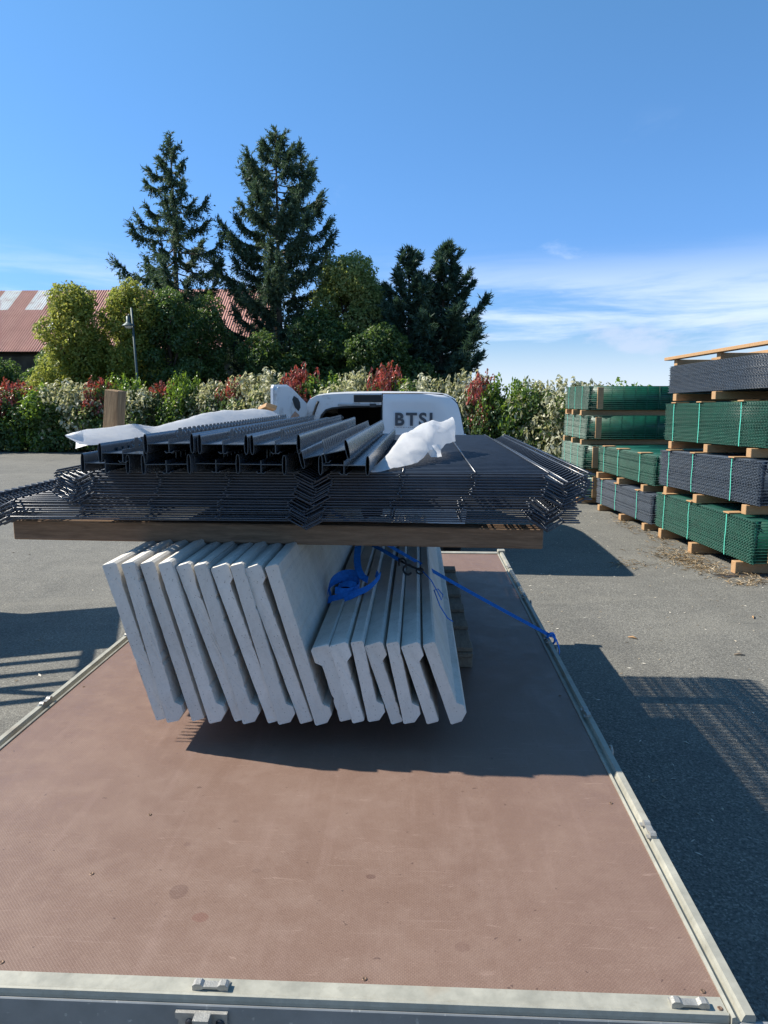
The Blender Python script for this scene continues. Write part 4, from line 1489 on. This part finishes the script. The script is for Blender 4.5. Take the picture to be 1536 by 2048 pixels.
sh_r, sh_p = sheet_mesh('rust_sheet'), sheet_mesh('pale_sheet')
pale = {(9, 2), (11, 2), (11, 1), (7, 2), (3, 2), (4, 1)}
rf = empty('roof', (-34.5 + 20.0, BYE - 45.0, BZE))
rf.parent = bn
rf.rotation_euler = (tilt, 0, 0)
for cI in range(23):
    for rI in range(NROW):
        link('roof_sheet', sh_p if (cI, rI) in pale else sh_r, rf, (cI * SW, rI * RH, 0.012 * rI + 0.003 * (cI % 2)), (random.uniform(-0.002, 0.002), 0, 0))
m = MB()
m.box(-14.3, 10.6, -2.4, 5.4, 0, BZE - 0.25)
m.build('wall', 'barn_wall', bn)
m = MB()
m.extrude([(-2.4, BZE - 0.25), (5.4, BZE - 0.25), (2.5, bz_r - 0.25)], -14.2, 10.5, 'x')
m.build('gable', 'barn_wall', bn)
m = MB()
m.add([(-14.4, 2.5, bz_r), (10.8, 2.5, bz_r), (10.8, 8.0, BZE), (-14.4, 8.0, BZE)], [(0, 1, 2, 3)])
m.build('rear_roof', 'rust_sheet', bn)
for xx in (9.4, 5.6, 1.0):
    MB().box(xx - 0.12, xx + 0.12, -2.95, -2.70, 0, BZE - 0.1).build('post', 'timber_grey', bn)

# ------------------------------------------------------------------ foliage generators


def leaves(centers, normals, length, width, rng):
    """folded diamond leaf per centre; returns verts, tri faces"""
    n = len(centers)
    d = rng.normal(size=(n, 3))
    d -= normals * np.sum(d * normals, 1, keepdims=True)
    d /= np.linalg.norm(d, axis=1, keepdims=True) + 1e-9
    s = np.cross(normals, d)
    L = (length * rng.uniform(0.65, 1.3, size=(n, 1)))
    W = (width * rng.uniform(0.7, 1.25, size=(n, 1)))
    base = centers - d * L * 0.5
    tip = centers + d * L * 0.5 - normals * L * 0.12
    a = centers + s * W * 0.5 + normals * W * 0.18
    b = centers - s * W * 0.5 + normals * W * 0.18
    v_ = np.stack([base, a, tip, b], 1).reshape(-1, 3)
    i = np.arange(n)[:, None] * 4
    f = np.concatenate([i + np.array([[0, 1, 2]]), i + np.array([[0, 2, 3]])], 1).reshape(-1, 3)
    return v_, f


def unit(a):
    return a / (np.linalg.norm(a, axis=1, keepdims=True) + 1e-9)


def clump_leaves(clumps, per, length, width, rng, up=0.35, rand=0.8):
    """leaves spread through ellipsoid clumps, denser near the surface"""
    C, N = [], []
    for (c_, r_) in clumps:
        k = max(20, int(per * (r_[0] * r_[1] * r_[2]) ** (2 / 3.0)))
        q = unit(rng.normal(size=(k, 3)))
        rad = rng.uniform(0.35, 1.0, size=(k, 1)) ** 0.45
        rad *= 1 + 0.22 * np.sin(q[:, :1] * 7 + c_[0]) * np.cos(q[:, 2:3] * 6 + c_[1])
        C.append(np.array(c_) + q * rad * np.array(r_))
        N.append(unit(q + np.array([0, 0, up]) + rng.normal(size=(k, 3)) * rand))
    return leaves(np.concatenate(C), np.concatenate(N), length, width, rng)


def limb_tubes(m, base, h, r, limbs, rr):
    m.tube([base, (base[0] + rr.uniform(-.1, .1), base[1], base[2] + h * 0.5), (base[0] + rr.uniform(-.2, .2), base[1], base[2] + h)], [r, r * 0.75, r * 0.25], 8)
    for (p0, p1, ra) in limbs:
        mid = [(a + b) / 2 for a, b in zip(p0, p1)]
        mid[2] += 0.12
        m.tube([p0, mid, p1], [ra, ra * 0.7, ra * 0.25], 5)


def broadleaf(x, y, h, rx, ry, mat, label, seed, leaf=0.16, per=2200, low=0.15, nclump=26, group=None, bark='bark', shape='round'):
    rng = np.random.default_rng(seed)
    rr = random.Random(seed)
    o_ = empty('broadleaf_tree', (x, y, 0), 0, label, 'tree', group)
    cl, limbs = [], []
    for k in range(nclump):
        u = (k + 0.5) / nclump
        zz = h * (low + (0.93 - low) * u)
        env = math.sin(math.pi * min(1, (0.18 + 0.82 * u)) ** 1.15) ** 0.55 if shape == 'round' else (1 - 0.55 * u)
        env = max(0.28, env)
        a = k * 2.399 + rr.uniform(-0.4, 0.4)
        rad = rr.uniform(0.35, 0.85) * env
        c_ = (rx * rad * math.cos(a), ry * rad * math.sin(a), zz)
        s = rr.uniform(0.32, 0.48) * min(rx, h * 0.35)
        cl.append((c_, (s * rr.uniform(0.9, 1.25), s * rr.uniform(0.9, 1.25), s * rr.uniform(0.75, 1.15))))
        limbs.append(((0, 0, zz * 0.62), c_, 0.05))
    v_, f = clump_leaves(cl, per, leaf, leaf * 0.5, rng)
    link('crown', np_mesh('crown', v_, f, mat), o_)
    m_ = MB()
    limb_tubes(m_, (0, 0, 0), h * 0.8, max(0.10, h * 0.018), limbs, rr)
    m_.build('trunk', bark, o_)
    return o_


def needle_sprays(P, D, L, rng, nper, nl, nw, spread):
    """spiky sprays: around an axis P + D*L, nper narrow triangles"""
    n = len(P)
    t_ = rng.uniform(0, 1, size=(n, nper, 1))
    pos = P[:, None, :] + D[:, None, :] * (L[:, None, None] * t_)
    side = rng.normal(size=(n, nper, 3))
    side -= D[:, None, :] * np.sum(side * D[:, None, :], 2, keepdims=True)
    side /= np.linalg.norm(side, axis=2, keepdims=True) + 1e-9
    dirn = D[:, None, :] * 0.75 + side * spread
    dirn /= np.linalg.norm(dirn, axis=2, keepdims=True)
    w = np.cross(dirn, side + rng.normal(size=side.shape) * 0.5)
    w /= np.linalg.norm(w, axis=2, keepdims=True) + 1e-9
    ll = nl * rng.uniform(0.6, 1.3, size=(n, nper, 1))
    a = pos - w * nw * 0.5
    b = pos + w * nw * 0.5
    c_ = pos + dirn * ll
    v_ = np.stack([a, b, c_], 2).reshape(-1, 3)
    f = np.arange(len(v_)).reshape(-1, 3)
    return v_, f


def conifer(name, x, y, h, prof, mat, label, seed, nb=110, droop=0.5, rise=0.15, hang=0.55, start=0.1, dens=30, lean=0.0, inner=0.25, gaps=0.12, nl=0.17, nw=0.05, nper=9, trunk_r=0.17, var=0.38, spread=0.75):
    """prof: list of (height fraction, reach) with optional side dependent reach (left, right)"""
    rng = np.random.default_rng(seed)
    rr = random.Random(seed)
    o_ = empty(name, (x, y, 0), 0, label, 'tree', None)
    m_ = MB()
    m_.tube([(lean * q * q, 0, h * q) for q in (0, 0.25, 0.5, 0.75, 0.99)], [trunk_r, trunk_r * 0.82, trunk_r * 0.6, trunk_r * 0.33, 0.02], 8)
    hs = [p[0] for p in prof]
    lft = [p[1] for p in prof]
    rgt = [p[2] for p in prof]
    Ps, Ds, Ls = [], [], []
    for k in range(nb):
        u = start + (0.985 - start) * (k + rr.random() * 0.8) / nb
        a = k * 2.399 + rr.uniform(-0.5, 0.5)
        ca, sa = math.cos(a), math.sin(a)
        side = (1 + ca) / 2
        reach = np.interp(u, hs, lft) * (1 - side) + np.interp(u, hs, rgt) * side
        reach *= rr.uniform(1.12 - var * 1.3, 1.12)
        if rr.random() < gaps and u < 0.85:
            reach *= 0.35
        z0 = h * u
        pts = []
        nseg = 7
        for q in range(nseg + 1):
            s = q / nseg
            zz = z0 + reach * (rise * s - droop * s * (1 - 0.62 * s) + 0.16 * s ** 4)
            pts.append((lean * u * u + ca * reach * s, sa * reach * s, zz))
        br = 0.012 + 0.016 * reach
        m_.tube(pts, [br * (1 - 0.8 * q / nseg) for q in range(nseg + 1)], 4, smooth=True)
        arr = np.array(pts)
        n = max(6, int(dens * reach))
        s = inner + (1 - inner) * rng.uniform(0, 1, n) ** 0.8
        s[: max(2, n // 6)] = rng.uniform(0.9, 1.0, max(2, n // 6))
        pos = np.stack([np.interp(s, np.linspace(0, 1, nseg + 1), arr[:, c]) for c in range(3)], 1)
        tang = arr[-1] - arr[-3]
        tang = tang / (np.linalg.norm(tang) + 1e-9)
        lat = np.array([-sa, ca, 0.0])
        sg = rng.choice([-1, 1], size=(n, 1))
        D = tang * rng.uniform(0.2, 0.9, (n, 1)) + lat * sg * rng.uniform(0.0, 0.9, (n, 1)) + np.array([0, 0, -1.0]) * hang * rng.uniform(0.2, 1.6, (n, 1)) + rng.normal(size=(n, 3)) * 0.2
        D[: max(2, n // 6)] = tang + rng.normal(size=(max(2, n // 6), 3)) * 0.25 + np.array([0, 0, 0.25])
        Ps.append(pos)
        Ds.append(unit(D))
        Ls.append(rng.uniform(0.18, 0.55, n) * (0.55 + 0.25 * reach))
    # leader
    n = 26
    zz = h * rng.uniform(0.93, 1.0, n)
    Ps.append(np.stack([np.full(n, lean), np.zeros(n), zz], 1))
    Ds.append(unit(np.stack([rng.normal(size=n) * 0.6, rng.normal(size=n) * 0.6, np.full(n, 0.8)], 1)))
    Ls.append(np.full(n, 0.22))
    v_, f = needle_sprays(np.concatenate(Ps), np.concatenate(Ds), np.concatenate(Ls), rng, nper, nl, nw, spread)
    link('crown', np_mesh('crown', v_, f, mat), o_)
    m_.build('trunk', 'bark', o_)
    return o_


# spruces
conifer('spruce_tree', -10.45, 32.0, 12.6, [(0.1, 2.0, 2.0), (0.4, 2.3, 2.3), (0.62, 2.3, 2.2), (0.69, 2.1, 1.9), (0.76, 1.2, 1.9), (0.82, 1.4, 1.2), (0.87, 1.0, 1.0), (0.91, 0.7, 0.75), (0.95, 0.35, 0.42), (1.0, 0.06, 0.06)],
        'spruce_needles', 'tall sparse spruce, the left of the two tallest trees', 21, 92, 0.62, 0.20, 0.95, 0.12, 50, 0.0, 0.30, 0.26, nl=0.16, nw=0.055, nper=10)
conifer('spruce_tree', -6.0, 32.0, 12.85, [(0.1, 2.4, 2.5), (0.4, 2.5, 2.8), (0.62, 2.3, 2.8), (0.76, 1.8, 2.35), (0.845, 1.8, 1.9), (0.875, 1.35, 1.4), (0.91, 0.95, 1.0), (0.955, 0.42, 0.45), (1.0, 0.06, 0.06)],
        'spruce_needles', 'tallest dark spruce with full crown, right of the sparse spruce', 22, 112, 0.55, 0.34, 0.85, 0.10, 70, 0.0, 0.28, 0.20, nl=0.16, nw=0.052, nper=11)
# cypresses
conifer('cypress_tree', -0.40, 31.0, 7.75, [(0.05, 1.5, 1.5), (0.4, 1.8, 1.6), (0.65, 1.3, 1.1), (0.8, 0.75, 0.8), (0.9, 0.4, 0.45), (1.0, 0.06, 0.06)],
        'cypress_needles', 'dark cypress with slender tip left of the twin top', 31, 84, 0.02, 0.75, 0.05, 0.03, 62, 0.0, 0.25, 0.16, nl=0.19, nw=0.055, nper=11, var=0.5, spread=0.55)
conifer('cypress_tree', 0.85, 31.0, 7.9, [(0.0, 1.6, 1.5), (0.12, 1.8, 1.9), (0.30, 1.9, 2.1), (0.42, 1.8, 1.9), (0.55, 1.4, 1.7), (0.72, 0.9, 1.15), (0.88, 0.5, 0.55), (1.0, 0.08, 0.08)],
        'cypress_needles', 'dark spreading cypress at the right end of the trees', 32, 92, 0.02, 0.62, 0.05, 0.02, 64, 0.30, 0.25, 0.10, nl=0.21, nw=0.06, nper=12, var=0.5, spread=0.55)
conifer('cypress_tree', -1.9, 33.0, 6.6, [(0.0, 1.6, 1.6), (0.5, 1.4, 1.4), (0.85, 0.8, 0.8), (1.0, 0.15, 0.15)],
        'cypress_needles', 'low dark cypress between the willow and the slender cypress', 33, 90, 0.05, 0.5, 0.15, 0.03, 55, 0.0, 0.12, 0.05, nl=0.17, nw=0.06, nper=10)
# broadleaves
broadleaf(-3.05, 32.0, 7.75, 1.9, 1.6, 'willow_leaves', 'pale green feathery tree between the spruce and cypresses', 41, 0.15, 1500, 0.25, 40)
broadleaf(-4.3, 30.5, 5.2, 1.7, 1.4, 'deep_leaves', 'dark green tree at the foot of the tallest spruce', 42, 0.16, 2000, 0.05, 24)
broadleaf(-1.5, 29.3, 4.6, 1.8, 1.2, 'deep_leaves', 'dark low tree under the cypresses behind the van', 43, 0.15, 2000, 0.05, 24)
broadleaf(-8.7, 29.8, 5.9, 1.35, 1.2, 'deep_leaves', 'dark shrubby tree between the two spruces', 44, 0.15, 2000, 0.05, 22)
broadleaf(-12.9, 27.2, 6.0, 1.35, 1.2, 'golden_leaves', 'yellow green tree at the end of the visible barn roof', 45, 0.14, 2400, 0.06, 34)
broadleaf(-11.2, 28.3, 6.3, 1.5, 1.3, 'golden_leaves', 'green and gold tree left of the street lamp', 46, 0.14, 2400, 0.08, 32)
broadleaf(-9.7, 28.6, 6.1, 1.3, 1.2, 'deep_leaves', 'dense dark tree right behind the street lamp', 47, 0.15, 2200, 0.06, 28)
broadleaf(-14.8, 29.5, 3.7, 1.3, 1.1, 'deep_leaves', 'small dark tree under the eave of the barn', 48, 0.15, 2000, 0.06, 18)
broadleaf(-17.3, 30.0, 3.3, 1.5, 1.1, 'deep_leaves', 'low dark bush tree at the left edge below the barn roof', 49, 0.15, 2000, 0.06, 18)
broadleaf(-6.3, 29.4, 4.4, 1.3, 1.1, 'deep_leaves', 'dark low tree directly below the tallest spruce trunk', 50, 0.15, 2000, 0.05, 20)

# ------------------------------------------------------------------ hedge of mixed shrubs


def shrub_mesh(kind, seed):
    rng = np.random.default_rng(seed)
    rr = random.Random(seed)
    cl = []
    for k in range(30):
        a, rad = rr.uniform(0, 6.28), math.sqrt(rr.random()) * 0.52
        zz = 0.12 + 0.80 * rr.random() if kind != 'red' else 0.50 + 0.45 * rr.random()
        s = rr.uniform(0.17, 0.27) if kind != 'red' else rr.uniform(0.11, 0.19)
        cl.append(((math.cos(a) * rad, math.sin(a) * rad * 0.85, zz), (s, s, s * 0.85)))
    for k in range(9):               # shoots on top
        a, rad = rr.uniform(0, 6.28), rr.uniform(0, 0.45)
        cl.append(((math.cos(a) * rad, math.sin(a) * rad, 0.97 + rr.uniform(-0.05, 0.08)), (0.07, 0.07, 0.13)))
    return clump_leaves(cl, {'silver': 2000, 'red': 1900, 'green': 2300}[kind], {'silver': 0.085, 'red': 0.10, 'green': 0.075}[kind], {'silver': 0.045, 'red': 0.042, 'green': 0.045}[kind], rng, 0.5, 0.7)


SHM = {}
for kd, mt in (('silver', 'silver_leaves'), ('red', 'red_leaves'), ('green', 'hedge_green_leaves')):
    for s in range(2):
        v_, f = shrub_mesh(kd, 60 + s + 10 * len(kd))
        SHM[(kd, s)] = np_mesh('foliage', v_, f, mt)
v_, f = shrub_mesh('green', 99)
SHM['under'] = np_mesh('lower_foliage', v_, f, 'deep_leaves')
mst = MB()
for k in range(5):
    a = k * 1.3
    mst.tube([(0.05 * math.cos(a), 0.05 * math.sin(a), 0), (0.18 * math.cos(a), 0.18 * math.sin(a), 0.4), (0.3 * math.cos(a), 0.3 * math.sin(a), 0.85)], [0.025, 0.018, 0.006], 5)
STEM = mst.mesh('stems', 'bark_grey')


def hedge_y(x):
    return 24.2 if x < -7 else 24.2 - (x + 7) * 0.47


def hedge_x(px):
    for y_ in np.arange(15, 27, 0.02):
        x_, _ = px_at(px, 800, y_)
        if y_ >= hedge_y(x_):
            return x_, y_
    return x_, y_


shr = [(-70, 'silver', 2.2, 1.1), (-10, 'red', 2.2, 0.95), (28, 'red', 2.35, 0.9), (58, 'green', 2.05, 0.9), (100, 'green', 2.1, 0.9), (132, 'silver', 2.25, 0.95), (178, 'silver', 2.25, 0.95), (204, 'red', 2.5, 0.72), (252, 'green', 2.3, 0.75),
       (285, 'silver', 2.25, 0.95), (322, 'red', 2.35, 0.62), (352, 'green', 2.35, 0.75), (372, 'green', 2.45, 0.6), (398, 'silver', 2.35, 1.0), (440, 'silver', 2.25, 0.8), (462, 'red', 2.42, 0.65), (497, 'silver', 2.5, 0.95), (540, 'silver', 2.5, 1.0),
       (604, 'red', 2.72, 0.85), (655, 'green', 2.35, 0.8), (700, 'silver', 2.45, 0.9), (768, 'red', 2.5, 0.62), (808, 'green', 2.3, 0.8), (850, 'silver', 2.3, 0.9), (895, 'silver', 2.4, 0.8), (934, 'silver', 2.4, 0.75),
       (962, 'red', 2.32, 0.62), (1004, 'green', 2.3, 0.72), (1040, 'green', 2.1, 0.7), (1078, 'silver', 2.35, 0.85), (1122, 'silver', 2.35, 0.85), (1175, 'silver', 2.2, 0.9), (1250, 'green', 2.0, 0.9), (1320, 'silver', 2.0, 0.9)]
near_txt = {0: 'beyond the left edge', }
names = {'silver': 'silver variegated hedge shrub', 'red': 'red leaved hedge shrub', 'green': 'bright green hedge shrub'}
cnt = {'silver': 0, 'red': 0, 'green': 0}
for i, (px, kd, hh, ww) in enumerate(shr):
    x_, y_ = hedge_x(px)
    sc_ = ww * (0.82 + 0.3 * (y_ / 24.0))
    lab = '%s, %s of its colour along the hedge' % (names[kd], ('leftmost' if cnt[kd] == 0 else ORD[cnt[kd]] + ' from the left'))
    o = empty('hedge_shrub', (x_, y_ + random.uniform(-0.2, 0.2), 0), random.uniform(0, 6.28), lab, 'shrub', 'mixed shrubs of the hedge behind the yard')
    ft = link('foliage', SHM[(kd, cnt[kd] % 2)], o)
    ft.scale = (sc_ * random.uniform(1.4, 1.8), sc_ * random.uniform(1.3, 1.6), hh * random.uniform(0.88, 1.0))
    st_ = link('stems', STEM, o)
    st_.scale = (1, 1, hh * 0.9)
    u_ = link('lower_foliage', SHM['under'], o)
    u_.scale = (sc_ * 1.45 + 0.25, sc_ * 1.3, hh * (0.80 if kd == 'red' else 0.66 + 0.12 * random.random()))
    cnt[kd] += 1

# ------------------------------------------------------------------ street lamp and pole
lx, lz = px_at(278, 790, 25.6)
lm = empty('street_lamp', (lx, 25.6, 0), 0, 'thin grey street lamp with bell shade behind the hedge', 'street lamp')
m = MB()
m.tube([(0, 0, 0), (-0.02, 0, 2.2), (-0.11, 0, 4.9)], [0.055, 0.045, 0.035], 8)
m.build('pole', 'lamp_post_paint', lm)
m = MB()
m.tube([(-0.11, 0, 4.55), (-0.16, 0, 4.68), (-0.22, 0, 4.68), (-0.24, 0, 4.58)], 0.02, 6)
m.build('bracket', 'lamp_post_paint', lm)
m = MB()
m.lathe([(0.0, 0.30), (0.07, 0.28), (0.075, 0.10), (0.10, 0.06), (0.20, -0.01), (0.235, -0.05), (0.225, -0.06), (0.10, 0.02), (0.0, 0.03)], 18, (-0.24, 0, 4.33))
m.build('shade', 'lamp_post_paint', lm)
m = MB()
m.lathe([(0.0, -0.14), (0.09, -0.13), (0.14, -0.08), (0.15, -0.03), (0.0, -0.02)], 14, (-0.24, 0, 4.33))
m.build('bowl', 'lamp_clear', lm)
px_, pz_ = px_at(954, 730, 30)
o = MB()
o.tube([(0, 0, 0), (0, 0, 2.0), (0.01, 0, pz_)], [0.075, 0.065, 0.05], 8)
o.tube([(-0.09, 0, pz_ - 0.14), (0.0, 0, pz_ - 0.17)], 0.015, 5)
o.tube([(-0.10, 0, pz_ - 0.55), (0.0, 0, pz_ - 0.58)], 0.02, 5)
po = o.build('wooden_pole', 'pole_wood', None, (px_, 30, 0))
tag(po, 'short dark wooden pole rising above the hedge right of the cypress', 'pole')

# ------------------------------------------------------------------ litter on the yard
rng = np.random.default_rng(77)


def litter(name, n, xr, yr, ln, wd, mat, label, cat, hz=0.004, gauss=None):
    if gauss:
        C = np.concatenate([np.stack([rng.normal(gx, sx_, k), rng.normal(gy, sy_, k), rng.uniform(0.003, hz, k)], 1) for gx, gy, sx_, sy_, k in gauss])
    else:
        C = np.stack([rng.uniform(*xr, n), rng.uniform(*yr, n), rng.uniform(0.003, hz, n)], 1)
    N = unit(np.array([0, 0, 1.0]) + rng.normal(size=C.shape) * 0.25)
    v2, f2 = leaves(C, N, ln, wd, rng)
    v2[:, 2] = np.maximum(v2[:, 2], 0.002)
    o_ = link(name, np_mesh(name, v2, f2, mat))
    tag(o_, label, cat, kind='stuff')
    return o_


litter('wood_chips', 900, (0.7, 5.0), (1.2, 12.0), 0.032, 0.009, 'wood_chips', 'pale wood chips scattered over the asphalt yard', 'wood chips')
litter('straw_litter', 0, None, None, 0.085, 0.008, 'straw', 'dry straw gathered along the foot of the panel stacks', 'straw', 0.03,
       [(3.05, 8.35, 0.16, 0.30, 420), (3.16, 7.9, 0.10, 0.25, 200), (2.35, 8.0, 0.10, 0.12, 60), (3.25, 7.2, 0.07, 0.06, 50), (3.2, 9.6, 0.10, 0.3, 90), (3.05, 10.6, 0.08, 0.5, 90), (3.45, 7.4, 0.1, 0.15, 90)])
litter('leaf_litter', 140, (-8.0, -1.6), (2.6, 18.0), 0.045, 0.018, 'wood_chips', 'few pale scraps on the asphalt left of the trailer', 'litter')
o = MB().box(-0.16, 0.16, -0.08, 0.08, 0.003, 0.007, 0.001).build('rubber_plate', 'plastic_dark', None, (3.28, 7.55, 0), (0, 0, R(20)))
tag(o, 'flat dark plate lying on the asphalt by the nearest stack', 'plate')
for i, (qx, qy, lab) in enumerate(((1265, 1277, 'pale wood splinter lying alone on the sunlit asphalt'), (1478, 1311, 'grey wood splinter on the asphalt toward the right edge'), (1507, 1236, 'small bent pale scrap on the asphalt below the nearest stack'))):
    p_, yw = R(9.051745), R(2.651618)
    u, v2 = (qx - 768) / FX, (qy - 1024) / FX
    dn, fw = v2 * math.cos(p_) + math.sin(p_), math.cos(p_) - v2 * math.sin(p_)
    X, Yr = u * math.cos(yw) - fw * math.sin(yw), fw * math.cos(yw) + u * math.sin(yw)
    k = 1.85 / dn
    m = MB()
    m.tube([(-0.035, 0, 0.006), (0.0, 0.004, 0.012), (0.04, -0.006, 0.006)], [0.003, 0.009, 0.003], 5)
    o = m.build('wood_splinter', 'timber_grey' if i == 1 else 'timber_new', None, (X * k, Yr * k, 0), (0, 0, (-0.5, -0.1, 1.2)[i]))
    tag(o, lab, 'splinter')
